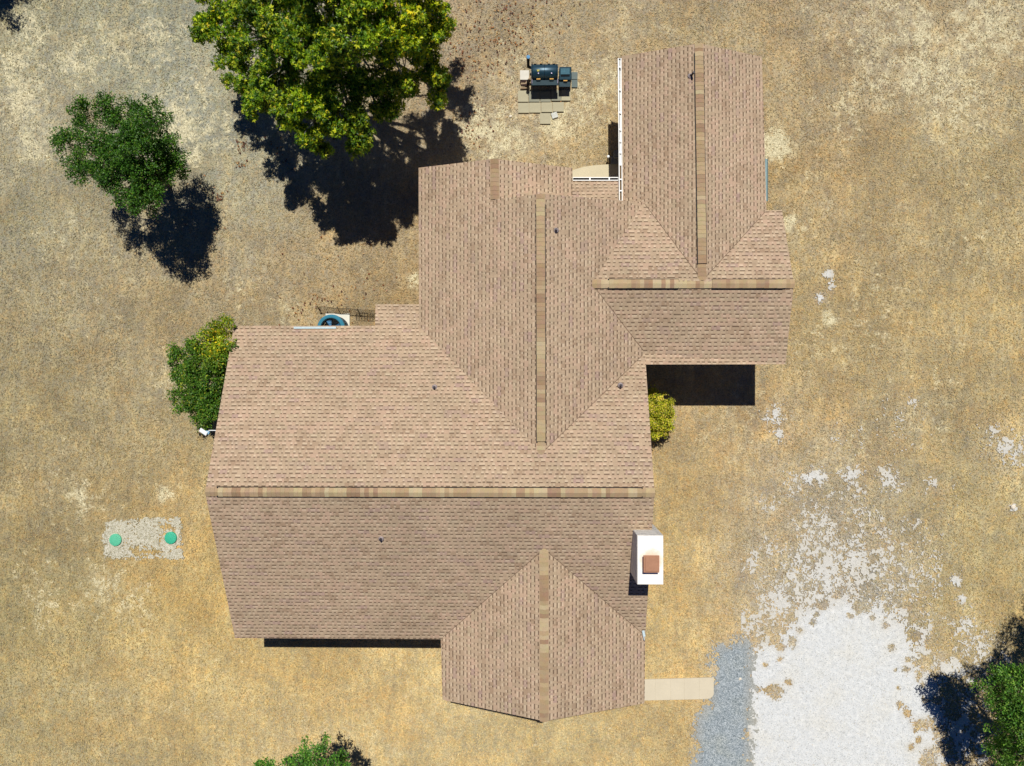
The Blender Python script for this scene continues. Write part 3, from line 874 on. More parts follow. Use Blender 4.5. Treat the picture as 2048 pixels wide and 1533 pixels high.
# air conditioner
ac_c = at(661.5, 657, .86)
ac = empty('air_conditioner', (ac_c.x, ac_c.y, 0), 'round teal air conditioner condenser half under the left roof edge, fan on top', 'air conditioner')
acm = plain('teal_enamel', (54, 124, 148), .4, 0, .08, 5, .5)
acd = plain('dark_grille', (22, 34, 42), .6)
r_ = .52
MB().lathe((ac_c.x, ac_c.y, 0), [(r_ + .02, .085), (r_ + .02, .16), (r_ - .03, .17), (r_ - .03, .72)], 40).build('body', acd, ac, True)
mb = MB()
for k in range(36):
    a = 2 * math.pi * k / 36
    mb.box((ac_c.x + math.cos(a) * (r_ - .02), ac_c.y + math.sin(a) * (r_ - .02), .45), (.012, .012, .56), Matrix.Rotation(a, 3, 'Z'))
mb.build('grille', acm, ac)
MB().lathe((ac_c.x, ac_c.y, 0), [(r_ - .01, .70), (r_ + .03, .74), (r_ + .02, .84), (r_ - .06, .90), (r_ - .11, .88), (r_ - .12, .76), (r_ - .10, .70)], 48).build('top_ring', acm, ac, True)
fan = empty('fan', (ac_c.x, ac_c.y, .66)); fan.name = 'fan_guard'
bpy.data.objects.remove(fan)
mb = MB(); mb.lathe((ac_c.x, ac_c.y, .66), [(.001, .06), (.09, .05), (.10, -.03)], 20)
fanm = plain('blue_fan_blade', (40, 104, 146), .4, .2, .08, 5, .5)
for k in range(4):
    a = 2 * math.pi * k / 4 + .5
    pts = []
    for rr, da, zz in ((.09, -.25, 0), (.36, -.42, -.03), (.37, .12, .04), (.09, .35, .03)):
        pts.append(mb.bm.verts.new((ac_c.x + rr * math.cos(a + da), ac_c.y + rr * math.sin(a + da), .69 + zz)))
    mb.bm.faces.new(pts)
mb.build('fan', fanm, ac)
mb = MB()
for rr in (.1, .19, .28, .37):
    mb.tube([(ac_c.x + rr * math.cos(t), ac_c.y + rr * math.sin(t), .87) for t in np.linspace(0, 2 * math.pi, 33)], .004, 5, False)
for k in range(8):
    a = math.pi * k / 4
    mb.tube([(ac_c.x + .06 * math.cos(a), ac_c.y + .06 * math.sin(a), .875), (ac_c.x + .43 * math.cos(a), ac_c.y + .43 * math.sin(a), .875)], .004, 5)
mb.build('guard', acd, ac)
pd0, pd1 = at(652, 628), at(700, 684)
o = MB().box(((pd0.x + pd1.x) / 2, (pd0.y + pd1.y) / 2, .04), (pd1.x - pd0.x, pd0.y - pd1.y, .08), bevel=.01).build('equipment_pad', plain('pad_concrete', (214, 212, 200), .8, 0, .07, 4, .2))
tag(o, 'pale concrete pad under the round teal air conditioner', 'concrete pad')
# wire fence round the unit
wf = empty('garden_fence', at(695, 636), 'low rusty wire fence strip behind the air conditioner, reaching the small roof', 'fence')
rw = plain('dark_rusty_wire', (62, 56, 50), .7, .4)
A, B = at(641, 627), at(756, 635)
mb = MB()
rows_ = 6
for k in range(rows_):
    h = .06 + k * .085
    lean = Vector((-.02, .22, 0)) * (h / .5)
    pts = [A.lerp(B, t) + lean + Vector((0, .012 * math.sin(t * 17 + k), h + .01 * math.sin(t * 9 + k * 2))) for t in np.linspace(0, 1, 14)]
    mb.tube(pts, .006 if k < rows_ - 1 else .011, 5)
for i in range(29):
    t = i / 28; p = A.lerp(B, t)
    mb.tube([p + Vector((0, .03, .02)), p + Vector((-.02, .22, .50))], .0045, 5)
mb.build('wire_mesh', rw, wf)
for t in (.02, .36, .7):
    p = A.lerp(B, t); MB().tube([p, p + Vector((-.02, .24, .58))], .016, 6).build('post', rw, wf)
# loose mesh panel lying on the grass
lp = empty('mesh_panel', at(726, 634), 'rusty wire mesh panel lying flat on the grass below the small roof', 'wire panel')
mb = MB(); a0, a1 = at(713, 640.5), at(757, 643)
for k in range(4): mb.tube([a0 + Vector((0, .1 * k, .05)), a1 + Vector((0, .1 * k, .05))], .007, 5)
for k in range(9): mb.tube([a0.lerp(a1, k / 8) + Vector((0, 0, .055)), a0.lerp(a1, k / 8) + Vector((0, .3, .055))], .006, 5)
mb.build('wire_mesh', rw, lp)

# security light on the west gable
lt = at(407, 864, 2.9)
sec = empty('security_light', lt, 'white floodlight on a thin arm fixed to the left gable below the shrub', 'light')
wm = plain('bright_white_enamel', (240, 244, 246), .35, 0, .04, 5, .5)
bm_ = plain('blue_shaded_housing', (120, 170, 205), .4, .1)
rot = Matrix.Rotation(R(-33), 3, 'Z') @ Matrix.Rotation(R(14), 3, 'X')
MB().box(lt, (.31, .15, .05), rot, .015).build('lamp_head', wm, sec)
MB().box(lt + Vector((.14, -.03, -.05)), (.14, .11, .09), Matrix.Rotation(R(-20), 3, 'Z'), .012).build('junction_box', bm_, sec)
MB().tube([lt + Vector((.13, -.03, -.02)), lt + Vector((.20, .05, 0)), lt + Vector((1.1, .045, .02))], .016, 8).build('arm', wm, sec)

# septic tank top and lids
def slab_cov(px, py):
    poly = [(212, 1044), (258, 1038), (360, 1035), (364, 1075), (366, 1118), (322, 1119), (210, 1117), (204, 1080)]
    sd = sdist(px, py, poly)
    return np.clip(.55 - sd / 9, 0, 1) * (.46 + .45 * (gauss(px, py, [(285, 1050, 45, 1), (222, 1060, 25, 1), (350, 1108, 22, 1), (352, 1045, 20, .8), (225, 1105, 20, .9), (341, 1077, 30, 1.1), (230, 1080, 28, 1.1)])))
a, b2 = at(200, 1125), at(372, 1030)
o = ragged('tank_slab', slab_cov, a.x, b2.x, a.y, b2.y, .04, gravel_mat('dusty_concrete', (168, 164, 142), (190, 186, 166), (214, 210, 196), (120, 112, 88), (.95, .95, .9)), .014, 61, 2.6)
tag(o, 'dusty worn concrete tank top level with the grass around two green lids', 'concrete slab')
tq = plain('pale_turquoise_plastic', (92, 186, 150), .5, 0, .08, 7, .4)  # paler of the two lid colours
tq2 = plain('turquoise_plastic', (58, 176, 142), .5, 0, .10, 7, .4)
for (px, py, mt, lab) in ((230.5, 1080.5, tq, 'pale turquoise round lid at the left end of the tank slab'), (341, 1076.5, tq2, 'deeper turquoise ribbed round lid at the right end of the tank slab')):
    p = at(px, py, .06)
    ld = empty('tank_lid', (p.x, p.y, 0), lab, 'lid', 'green plastic tank lids')
    MB().lathe((p.x, p.y, 0), [(.245, .0), (.25, .05), (.235, .075), (.20, .082), (.12, .092), (.03, .10), (.001, .10)], 40).build('cover', mt, ld, True)
    mb = MB()
    for k in range(16):
        a = 2 * math.pi * k / 16
        mb.box((p.x + .14 * math.cos(a), p.y + .14 * math.sin(a), .092), (.14, .012, .014), Matrix.Rotation(a, 3, 'Z'))
    mb.lathe((p.x, p.y, .095), [(.035, 0), (.03, .012), (.001, .013)], 16)
    mb.build('rib', mt, ld)

# ---------------- smoker
sc_ = at(1089, 147, 1.0)
sm = empty('smoker', (sc_.x, sc_.y, 0), 'black barrel smoker grill with side firebox and wooden handles on the pavers', 'smoker')
iron = plain('blue_black_iron', (34, 66, 82), .38, .35, .25, 9, .5)
iron2 = plain('grey_iron_shelf', (50, 68, 76), .75, .0, .2, 9, .2)
irond = plain('black_iron', (12, 18, 24), .8, .0, .2, 9, .15)
bx0 = at(1062.5, 146, 1.0).x; bx1 = at(1116, 146, 1.0).x; by = at(1089, 144.5, .72).y
rad = .29; zc = .70
mb = MB()
n = 40
prof = [(math.cos(2 * math.pi * k / n), math.sin(2 * math.pi * k / n)) for k in range(n)]
rings = []
for x, rr in ((bx0, rad * .97), (bx0 + .012, rad), (bx1 - .012, rad), (bx1, rad * .97)):
    rings.append([mb.bm.verts.new((x, by + c * rr, zc + s_ * rr)) for c, s_ in prof])
for i in range(3):
    for k in range(n): mb.bm.faces.new((rings[i][k], rings[i][(k + 1) % n], rings[i + 1][(k + 1) % n], rings[i + 1][k]))
mb.bm.faces.new(rings[0]); mb.bm.faces.new(rings[-1][::-1])
barrel = mb.build('barrel', iron, sm, True)
mb = MB()      # lid bands and hinges
for x in (bx0 + .05, (bx0 + bx1) / 2, bx1 - .05):
    mb.tube([(x, by + rad * 1.01 * math.cos(t), zc + rad * 1.01 * math.sin(t)) for t in np.linspace(-.3, math.pi + .3, 20)], .007, 6)
for x in (bx0 + .15, bx0 + .38, bx1 - .35, bx1 - .15): mb.box((x, by + rad * .8, zc + rad * .66), (.09, .04, .03), Matrix.Rotation(R(40), 3, 'X'))
mb.tube([(bx0 + .02, by + rad * 1.01 * math.cos(-2.9 + 6.28), zc + .02), (bx1 - .02, by + rad * 1.01 * math.cos(-2.9 + 6.28), zc - .04)], .008, 6)
mb.build('lid_trim', irond, barrel)
# yellow W mark
mb = MB()
yc = by - rad * .05
wx = at(1076.5, 145, 1.2).x
for (xa, xb) in ((-.045, -.022), (-.022, 0), (0, .022), (.022, .045)):
    down = (xa in (-.045, 0))
    y0_, y1_ = (yc + .0, yc - .075) if down else (yc - .075, yc + .0)
    def onb(y): return zc + math.sqrt(max(0, rad ** 2 - (y - by) ** 2)) + .008
    mb.tube([(wx + xa, y0_, onb(y0_)), (wx + xb, y1_, onb(y1_))], .010, 6)
mb.build('emblem', plain('yellow_paint', (214, 206, 96), .5), barrel)
# thermometers and handles
gold = plain('golden_wood_handle', (226, 176, 96), .5)  # even golden colour of the handles
steel = plain('steel_dial', (186, 176, 200), .3, .5)
for px in (1077, 1103.5):
    x = at(px, 151, 1.1).x; y = by - rad * .52; z = zc + rad * .86
    MB().lathe((x, y, z), [(.024, -.01), (.024, .02), (.001, .024)], 14).build('thermometer', steel, barrel)
for px, zz, yy, par in ((1077, .80, by - rad - .02, barrel), (1103.5, .80, by - rad - .02, barrel)):
    x = at(px, 157, 1.0).x
    h = MB().tube([(x - .075, yy + .0, zz), (x + .075, yy, zz)], .022, 10).build('handle', gold, par)
    for s_ in (-.08, .08): MB().tube([(x + s_, yy, zz), (x + s_, yy + .05, zz)], .008, 6).build('bracket', irond, par)
# front shelf
sx0, sx1 = at(1063, 165, .8).x, at(1117, 165, .8).x
sy0, sy1 = at(1090, 171, .70).y, at(1090, 158.5, .70).y
shf = MB().box(((sx0 + sx1) / 2, (sy0 + sy1) / 2, .70), (sx1 - sx0, sy1 - sy0, .02), bevel=.004)
for x in (sx0 + .01, sx1 - .01): shf.box((x, (sy0 + sy1) / 2, .68), (.02, sy1 - sy0, .02))
shf.build('shelf', iron2, sm)
for x in (sx0 + .02, sx1 - .03):
    MB().tube([(x, sy1 - .02, .75), (x, sy0 + .06, .73)], .014, 8).build('shelf_bracket', steel, sm)
# chimney stack
stx_ = at(1056.5, 128, 1.5)
MB().tube([(bx0 + .02, by + .16, .72), (stx_.x, by + .19, .80), (stx_.x, by + .19, 1.62)], .055, 16).build('stack', irond, sm, True)
MB().lathe((stx_.x, by + .19, 1.60), [(.055, 0), (.07, .01), (.07, .05), (.001, .062)], 18).build('stack_cap', plain('blue_steel_cap', (70, 122, 160), .4, .2), sm, True)
MB().tube([(bx0 - .005, by - .1, .74), (bx0 - .06, by - .1, .74)], .045, 14).build('vent_knob', irond, sm)
# firebox
f0, f1 = at(1118.5, 148, .6).x, at(1143, 148, .6).x; fy1, fy0 = at(1130, 133.5, .62).y, at(1130, 160, .62).y
fb = MB().box(((f0 + f1) / 2, (fy0 + fy1) / 2, .42), (f1 - f0, fy1 - fy0, .40), bevel=.04).build('firebox', plain('matt_blue_black_iron', (38, 62, 74), .8, 0, .25, 9, .15), sm)
MB().box(((f0 + f1) / 2 - .01, fy1 - .20, .635), (f1 - f0 - .13, .24, .03), bevel=.01).build('firebox_lid', plain('worn_blue_lid', (66, 102, 116), .8, .0, .3, 14, .15), fb)
MB().box(((f0 + f1) / 2 - .01, fy1 - .36, .623), (f1 - f0 - .13, .07, .02)).build('lid_gap', irond, fb)
MB().tube([((f0 + f1) / 2 - .075, fy0 - .03, .60), ((f0 + f1) / 2 + .075, fy0 - .03, .60)], .022, 10).build('handle', gold, fb)
s2 = at(1130, 165, .58); MB().box(((f0 + f1) / 2 - .02, fy0 - .12, .50), (f1 - f0 - .05, .22, .02), bevel=.004).build('shelf', iron2, sm)
# base frame, legs, lower rack, wheels
for x in (bx0 + .06, bx1 - .06):
    for y in (by - .24, by + .24):
        MB().tube([(x, y * 1.0, .6), (x, y - (.04 if y < by else -.04), .06)], .02, 8).build('leg', irond, sm)
mb = MB().box(((bx0 + bx1) / 2, by - .12, .26), (bx1 - bx0 - .06, .5, .015))
for k in range(7): mb.box((bx0 + .1 + k * .14, by - .12, .272), (.012, .5, .012))
mb.build('lower_rack', irond, sm)
for y in (by - .26, by + .26):
    MB().tube([(f1 - .12, y - .02, .12), (f1 - .12, y + .02, .12)], .12, 20).build('wheel', irond, sm)
for y in (by - .2, by + .2): MB().box(((f0 + f1) / 2, y, .2), (f1 - f0, .05, .05)).build('frame_rail', irond, sm)

# firewood heap left of the smoker
barkm = plain('split_log', (168, 146, 118), .9, 0, .25, 16)
barkd = plain('dark_bark', (64, 48, 44), .9, 0, .25, 16)
fwp = at(1050, 171)
for i, (dx, dy, z, a, mt, lab) in enumerate(((-.02, -.13, .05, 4, barkm, 'pale split log lowest in the picture of the small wood heap'), (.0, .03, .05, -5, barkm, 'pale split log in the middle of the small wood heap'),
                                             (-.03, .13, .05, 8, barkd, 'dark brown split log nearest the pale stained paver'), (.02, -.05, .13, 2, barkd, 'dark bark log lying on top of the wood heap'),
                                             (.12, .14, .12, 55, barkm, 'pale split log leaning crossways against the smoker leg'))):
    d = Vector((math.cos(R(a)), math.sin(R(a)), 0)) * .17
    c = Vector((fwp.x + dx, fwp.y + dy, z))
    o = MB().tube([c - d, c - d * .3 + Vector((0, .006, 0)), c + d * .4, c + d], [.036, .042, .04, .034], 6).build('split_log', mt)
    tag(o, lab, 'log', 'split logs heaped beside the smoker')

# small tile, stones, garden light
tl = at(1109, 231.5)
o = MB().box((0, 0, .03), (.24, .22, .045), bevel=.006).build('broken_tile', plain('mottled_tile', (196, 198, 190), .7, 0, .3, 16))
o.location = (tl.x, tl.y, 0); o.rotation_euler = (R(3), 0, R(18))
tag(o, 'small mottled white tile lying tilted right of the lone paver', 'tile')


def rock(px, py, r, mat, label, sd):
    bm = bmesh.new(); bmesh.ops.create_icosphere(bm, subdivisions=2, radius=r)
    rr = random.Random(sd)
    for v in bm.verts: v.co *= 1 + rr.uniform(-.18, .18); v.co.z *= .6
    me = bpy.data.meshes.new('rock'); bm.to_mesh(me); bm.free()
    o = link('rock', me, mat); p = at(px, py); o.location = (p.x, p.y, r * .25)
    return tag(o, label, 'rock')


palest = plain('pale_limestone', (220, 210, 192), .85, 0, .12, 12)
rock(1021, 233, .06, palest, 'small pale rock on dry grass left of the paver rows', 1)
rock(2025, 1014, .10, palest, 'pale rock alone in the grass near the right edge', 2)
rock(1480, 1358, .06, palest, 'small whitish rock on the blue grey gravel strip', 3)
gl = at(1216.5, 314, .35)
g = empty('garden_light', (gl.x, gl.y, 0), 'small white globe garden light at the edge of the shadow above the patio', 'light')
MB().tube([(gl.x, gl.y, 0), (gl.x, gl.y, .3)], .018, 8).build('stake', irond, g)
MB().lathe((gl.x, gl.y, .29), [(.001, 0), (.05, .03), (.062, .08), (.045, .12), (.001, .135)], 16).build('globe', wm, g, True)

# ------------------------------------------------------------------ vegetation
def leaf_mat(name, transl=.28, rough=.45):
    mt = bpy.data.materials.new(name)
    nt, N, L = nodes_of(mt)
    b = N['Principled BSDF']; b.inputs['Roughness'].default_value = rough; b.inputs['Specular IOR Level'].default_value = .35
    a = N.new('ShaderNodeAttribute'); a.attribute_name = 'tone'
    n = noise(nt, 25, 2, .5)
    c = mixc(nt, 1.0, a.outputs['Color'], ramp(nt, n.outputs[0], [(.3, .8), (.7, 1.2)]), 'MULTIPLY')
    L.new(c, b.inputs['Base Color'])
    t = N.new('ShaderNodeBsdfTranslucent'); L.new(mixc(nt, 1.0, c, (1.2, 1.3, .5), 'MULTIPLY'), t.inputs['Color'])
    mx = N.new('ShaderNodeMixShader'); mx.inputs[0].default_value = transl
    L.new(b.outputs[0], mx.inputs[1]); L.new(t.outputs[0], mx.inputs[2])
    L.new(mx.outputs[0], N['Material Output'].inputs['Surface'])
    return mt


barkmat = plain('grey_bark', (112, 100, 86), .9, 0, .25, 8, .2, .01)
palebark = plain('pale_sycamore_bark', (150, 150, 140), .8, 0, .15, 6, .2, .006)
LEAF = leaf_mat('tree_leaf')


def leaves(clumps, per, size, pal, rng, lobes=1, up=.55, shell=.45):
    """leaf blades filling a list of clumps (x,y,z,r,tint); pal: list of (weight,(rgb))"""
    Vs, Fs, Cs = [], [], []
    off = 0
    cols = np.array([lin(c) for _, c in pal]); wts = np.array([w_ for w_, _ in pal], float); wts /= wts.sum()
    for (x, y, z, r, tint) in clumps:
        n = max(8, int(per * r * r))
        d = rng.normal(size=(n, 3)); d /= np.linalg.norm(d, axis=1)[:, None]
        rad = r * rng.random(n) ** shell
        c = np.array([x, y, z]) + d * rad[:, None] * np.array([1, 1, .7])
        nrm = rng.normal(size=(n, 3)) * (1 - up) + d * .35 + np.array([0, 0, up])
        nrm /= np.linalg.norm(nrm, axis=1)[:, None]
        t = rng.normal(size=(n, 3)); t -= (t * nrm).sum(1)[:, None] * nrm; t /= np.linalg.norm(t, axis=1)[:, None]
        s = np.cross(nrm, t)
        sz = size * rng.uniform(.65, 1.25, n)[:, None]
        ci = cols[rng.choice(len(cols), n, p=wts)] * rng.uniform(.75, 1.25, (n, 1)) * tint
        for lb in range(lobes):
            an = 0 if lobes == 1 else (lb - (lobes - 1) / 2) * .95
            tt = t * math.cos(an) + s * math.sin(an); ss = np.cross(nrm, tt)
            ln = sz * (1 if (lobes == 1 or lb == 1) else .8); wd = sz * (.27 if lobes == 1 else .2)
            v0 = c; v2 = c + tt * ln - nrm * ln * .15; mid = c + tt * ln * .5
            v1 = mid + ss * wd + nrm * wd * .25; v3 = mid - ss * wd + nrm * wd * .25
            Vs.append(np.stack([v0, v1, v2, v3], 1).reshape(-1, 3))
            i = off + np.arange(n)[:, None] * 4
            Fs.append(np.concatenate([np.concatenate([i, i + 1, i + 2], 1), np.concatenate([i, i + 2, i + 3], 1)]))
            Cs.append(np.repeat(ci, 4, 0)); off += 4 * n
    return np.concatenate(Vs), np.concatenate(Fs), np.clip(np.concatenate(Cs), 0, 1)


def subclumps(lobes, rng, k, rmin, rmax, flat=.7, var=.22):
    out = []
    for (x, y, z, r) in lobes:
        n = max(3, int(k * r * r))
        for _ in range(n):
            d = rng.normal(size=3); d /= np.linalg.norm(d)
            q = r * rng.random() ** .45
            out.append((x + d[0] * q, y + d[1] * q, z + d[2] * q * flat, rng.uniform(rmin, rmax), rng.uniform(1 - var, 1 + var)))
    return out


def tree(name, label, cat, base, lobes, per, size, pal, trunk_r, bark, seed, k=6, rmin=.25, rmax=.5, lobes_leaf=1, up=.55, yellow=None, fork=.45, group=None):
    rng = np.random.default_rng(seed)
    root = empty(name, (base[0], base[1], 0), label, cat, group)
    cl = subclumps(lobes, rng, k, rmin, rmax)
    V, Fc, C = leaves(cl, per, size, pal, rng, lobes_leaf, up)
    if yellow:
        for (yx, yy, yr, mult) in yellow:
            ww = np.exp(-((V[:, 0] - yx) ** 2 + (V[:, 1] - yy) ** 2) / (yr * yr))[:, None]
            C = C * (1 - ww) + C * np.array(mult) * ww
    C = np.clip(C, 0, 1)
    zmax = max(l[2] for l in lobes); cx_ = np.mean([l[0] for l in lobes]); cy_ = np.mean([l[1] for l in lobes])
    fk = Vector((base[0] * .7 + cx_ * .3, base[1] * .7 + cy_ * .3, zmax * fork))
    mb = MB()
    b0 = Vector((base[0], base[1], -.05))
    mb.tube([b0, b0.lerp(fk, .12), b0.lerp(fk, .6) + Vector((.04, -.03, 0)), fk], [trunk_r * 1.35, trunk_r, trunk_r * .85, trunk_r * .75], 12)
    mb.build('trunk', bark, root, True)
    mb = MB()
    for l in lobes:
        e = Vector(l[:3]) - Vector((0, 0, l[3] * .15)); L_ = (e - fk).length
        mid = fk.lerp(e, .5) + Vector((rng.normal() * .06 * L_, rng.normal() * .06 * L_, .07 * L_))
        rr = trunk_r * (.20 + .18 * rng.random())
        mb.tube([fk - Vector((0, 0, .1)), fk.lerp(mid, .5) + Vector((rng.normal() * .04, rng.normal() * .04, .02)), mid, e], [rr * 1.3, rr, rr * .7, rr * .3], 8)
        near = [c for c in cl if (Vector(c[:3]) - e).length < l[3] * 1.2]
        for c in near[:10]:
            t = Vector(c[:3]); s_ = mid.lerp(e, rng.uniform(.3, 1))
            mb.tube([s_, s_.lerp(t, .5) + Vector((0, 0, .05)), t], [rr * .28, rr * .18, rr * .07], 5)
    mb.build('branches', bark, root, True)
    from_np('crown', V, Fc, LEAF, root, color=C)
    return root


def lb(px, py, z, r):
    p = at(px, py, z); return (p.x, p.y, z, r)


# large yellow-green tree at the top
tree('large_tree', 'large spreading tree with yellow green lobed leaves at the top edge, shading the lawn', 'tree', tuple(at(705, 110))[:2],
     [lb(430, 40, 3.8, .95), lb(455, 100, 3.7, .75), lb(490, 150, 4.0, .8), lb(525, 200, 4.2, .7), lb(510, 60, 4.8, 1.1), lb(560, 130, 5.2, 1.1), lb(600, 215, 5.2, .95), lb(612, 262, 4.9, .6), lb(655, 268, 4.9, .75),
      lb(700, 225, 5.2, .95), lb(660, 175, 6.0, 1.1), lb(760, 165, 5.2, .8), lb(805, 190, 4.6, .6), lb(790, 110, 6.0, 1.1), lb(850, 150, 4.6, .75), lb(878, 172, 4.1, .55), lb(838, 60, 5.6, 1.1), lb(858, 25, 5.4, .9), lb(800, 60, 6.4, 1.1), lb(760, 220, 4.6, .6), lb(540, 180, 4.6, .8),
      lb(720, 60, 7.4, 1.4), lb(600, 40, 6.8, 1.4), lb(640, 100, 7.0, 1.1), lb(480, -10, 4.5, 1.2), lb(560, -60, 6.5, 1.5), lb(680, -70, 8.2, 1.6), lb(800, -50, 7.2, 1.5), lb(860, -90, 5.5, 1.2), lb(720, 290, 4.4, .40), lb(728, 276, 5.0, .38), lb(704, 285, 4.8, .28), lb(581, 236, 4.8, .36), lb(497, 215, 4.6, .30), lb(878, 60, 5.0, .42), lb(785, 213, 4.5, .36), lb(640, 300, 4.6, .34)],
     1500, .118, [(3, (126, 156, 28)), (3, (90, 128, 28)), (2.2, (158, 178, 38)), (1.2, (188, 194, 50)), (.3, (218, 202, 58)), (2.6, (54, 90, 26))], .3, palebark, 5, k=17, rmin=.16, rmax=.42, lobes_leaf=3, up=.35,
     yellow=[(*lb(870, 20, 5.2, 0)[:2], 1.4, (1.6, 1.35, .7)), (*lb(430, 40, 3.8, 0)[:2], 1.2, (1.3, 1.2, .8)), (*lb(840, 150, 4.6, 0)[:2], 1.2, (1.3, 1.15, .7)), (*lb(620, 240, 5, 0)[:2], 1.2, (1.3, 1.2, .75))])
# dark green tree on the left
tree('round_tree', 'dark green rounded tree standing alone on the left lawn', 'tree', tuple(at(338, 372))[:2],
     [lb(170, 232, 3.9, .62), lb(137, 285, 3.9, .60), lb(150, 322, 3.8, .5), lb(225, 220, 4.2, .66), lb(290, 225, 3.9, .58), lb(322, 245, 3.6, .40), lb(200, 275, 4.5, .75), lb(270, 280, 4.8, .8), lb(180, 345, 3.9, .5),
      lb(215, 365, 4.2, .48), lb(245, 345, 4.5, .7), lb(300, 325, 4.2, .6), lb(348, 312, 3.2, .50), lb(356, 345, 2.9, .42), lb(325, 285, 3.4, .5), lb(338, 330, 3.3, .55), lb(325, 355, 3.5, .5), lb(272, 392, 4.3, .48), lb(308, 378, 4.1, .5), lb(235, 310, 4.8, .65), lb(143, 355, 3.8, .24),
      lb(225, 320, 3.8, .9), lb(285, 350, 3.9, .75), lb(265, 250, 4.2, .8), lb(320, 290, 3.7, .5), lb(235, 388, 4.2, .42), lb(268, 412, 4.1, .3), (-13.6, 6.7, 3.2, .42)],
     1550, .085, [(3, (62, 106, 28)), (3, (50, 88, 26)), (2, (80, 126, 34)), (1, (100, 142, 44)), (.5, (112, 132, 44))], .11, barkmat, 9, k=58, rmin=.14, rmax=.30, up=.45, fork=.38)
# tree at the lower right corner
tree('corner_tree', 'green tree cut by the lower right corner, its shadow on the gravel', 'tree', tuple(at(2020, 1420))[:2],
     [lb(1988, 1368, 3.8, .56), lb(2005, 1401, 4.1, .6), lb(2040, 1374, 4.5, .70), lb(2020, 1346, 4.3, .45), (18.2, -8.7, 6.3, 1.2), (19.4, -8.2, 6.6, 1.3), lb(2040, 1436, 4.3, .55), lb(2030, 1476, 3.9, .45), lb(1998, 1521, 3.2, .42), lb(2040, 1536, 3.6, .7), (20.5, -10.5, 6.8, 1.6), (19, -13.5, 5, 1.4),
      (22, -8, 6.5, 1.4), (19.5, -7.3, 6.0, .9), (20.3, -6.3, 6.0, .9), lb(2090, 1466, 4.5, 1.0), lb(2100, 1386, 4.8, 1.0), lb(2030, 1406, 3.6, .8), lb(2020, 1456, 3.2, .8), lb(2055, 1486, 3.6, .9), lb(2005, 1496, 3.0, .5), lb(2050, 1416, 4.4, .8), (19.6, -9.3, 5.2, 1.5), (18.5, -11.8, 4.2, 1.2)],
     1150, .09, [(3, (86, 132, 44)), (3, (62, 106, 36)), (2, (112, 152, 58)), (1, (134, 166, 70))], .16, barkmat, 13, k=40, rmin=.15, rmax=.34, up=.45)
# tree below the bottom edge
tree('low_tree', 'green tree top poking in at the bottom edge below the house', 'tree', tuple(at(640, 1580))[:2],
     [lb(517, 1529, 3.6, .34), lb(542, 1551, 3.9, .5), lb(572, 1527, 4.0, .34), lb(600, 1511, 4.1, .36), lb(632, 1507, 4.1, .40), lb(662, 1525, 3.8, .36), lb(687, 1544, 3.6, .36), lb(592, 1547, 4.2, .6), lb(637, 1554, 4.2, .6), lb(552, 1599, 4.2, .9), lb(622, 1609, 4.4, 1.0),
      lb(672, 1589, 4.0, .7), lb(612, 1499, 2.6, .30), lb(654, 1491, 2.2, .28), lb(682, 1511, 2.4, .3)],
     1400, .10, [(3, (84, 138, 44)), (2, (62, 110, 38)), (2, (116, 162, 60))], .12, barkmat, 17, k=34, rmin=.15, rmax=.28, up=.45)
# out-of-frame tree whose shadow falls in the top left corner
tree('far_tree', 'tree just outside the top left corner, seen only by its shadow', 'tree', tuple(at(-75, -70))[:2],
     [(-21.2, 17.3, 4.0, .9), (-22.2, 17.6, 4.4, 1.1), (-20.7, 17.9, 3.9, .7), (-22.5, 18.8, 4.8, 1.2)],
     1000, .11, [(3, (60, 104, 36)), (2, (48, 86, 30))], .14, barkmat, 19, k=24, rmin=.22, rmax=.4)
# shrub at the west gable
tree('leafy_shrub', 'tall green and yellow shrub growing against the left gable of the house', 'shrub', tuple(at(480, 745))[:2],
     [lb(452, 650, 3.3, .28), lb(425, 668, 3.2, .38), lb(385, 688, 2.9, .36), lb(351, 712, 2.5, .34), lb(373, 740, 2.7, .36), lb(425, 715, 3.4, .5), lb(455, 700, 3.3, .4), lb(383, 770, 2.7, .42), lb(358, 790, 2.3, .34), lb(430, 765, 3.0, .45), lb(393, 815, 2.6, .42),
      lb(423, 820, 2.7, .45), lb(373, 812, 2.2, .34), lb(398, 838, 2.3, .35), lb(418, 800, 2.6, .5), lb(365, 745, 2.2, .35), lb(353, 735, 2.2, .25), lb(418, 848, 2.3, .25), lb(403, 700, 2.8, .5), lb(398, 740, 2.6, .55), lb(363, 765, 2.2, .3), lb(408, 790, 2.7, .55), lb(388, 720, 2.5, .45), lb(388, 800, 2.2, .45), lb(433, 740, 2.9, .5), lb(441, 670, 2.8, .4), lb(343, 700, 2.5, .2), (-10.9, 1.2, 2.6, .5), (-10.9, 0, 2.6, .5)],
     1500, .095, [(3, (82, 124, 36)), (3, (64, 104, 32)), (2, (108, 144, 44)), (.8, (150, 158, 50))], .07, barkmat, 23, k=60, rmin=.16, rmax=.3, up=.45,
     yellow=[(*lb(425, 690, 3.3, 0)[:2], .6, (3.2, 1.9, .9)), (*lb(455, 645, 3.3, 0)[:2], .5, (2.6, 1.7, .9))], fork=.3)
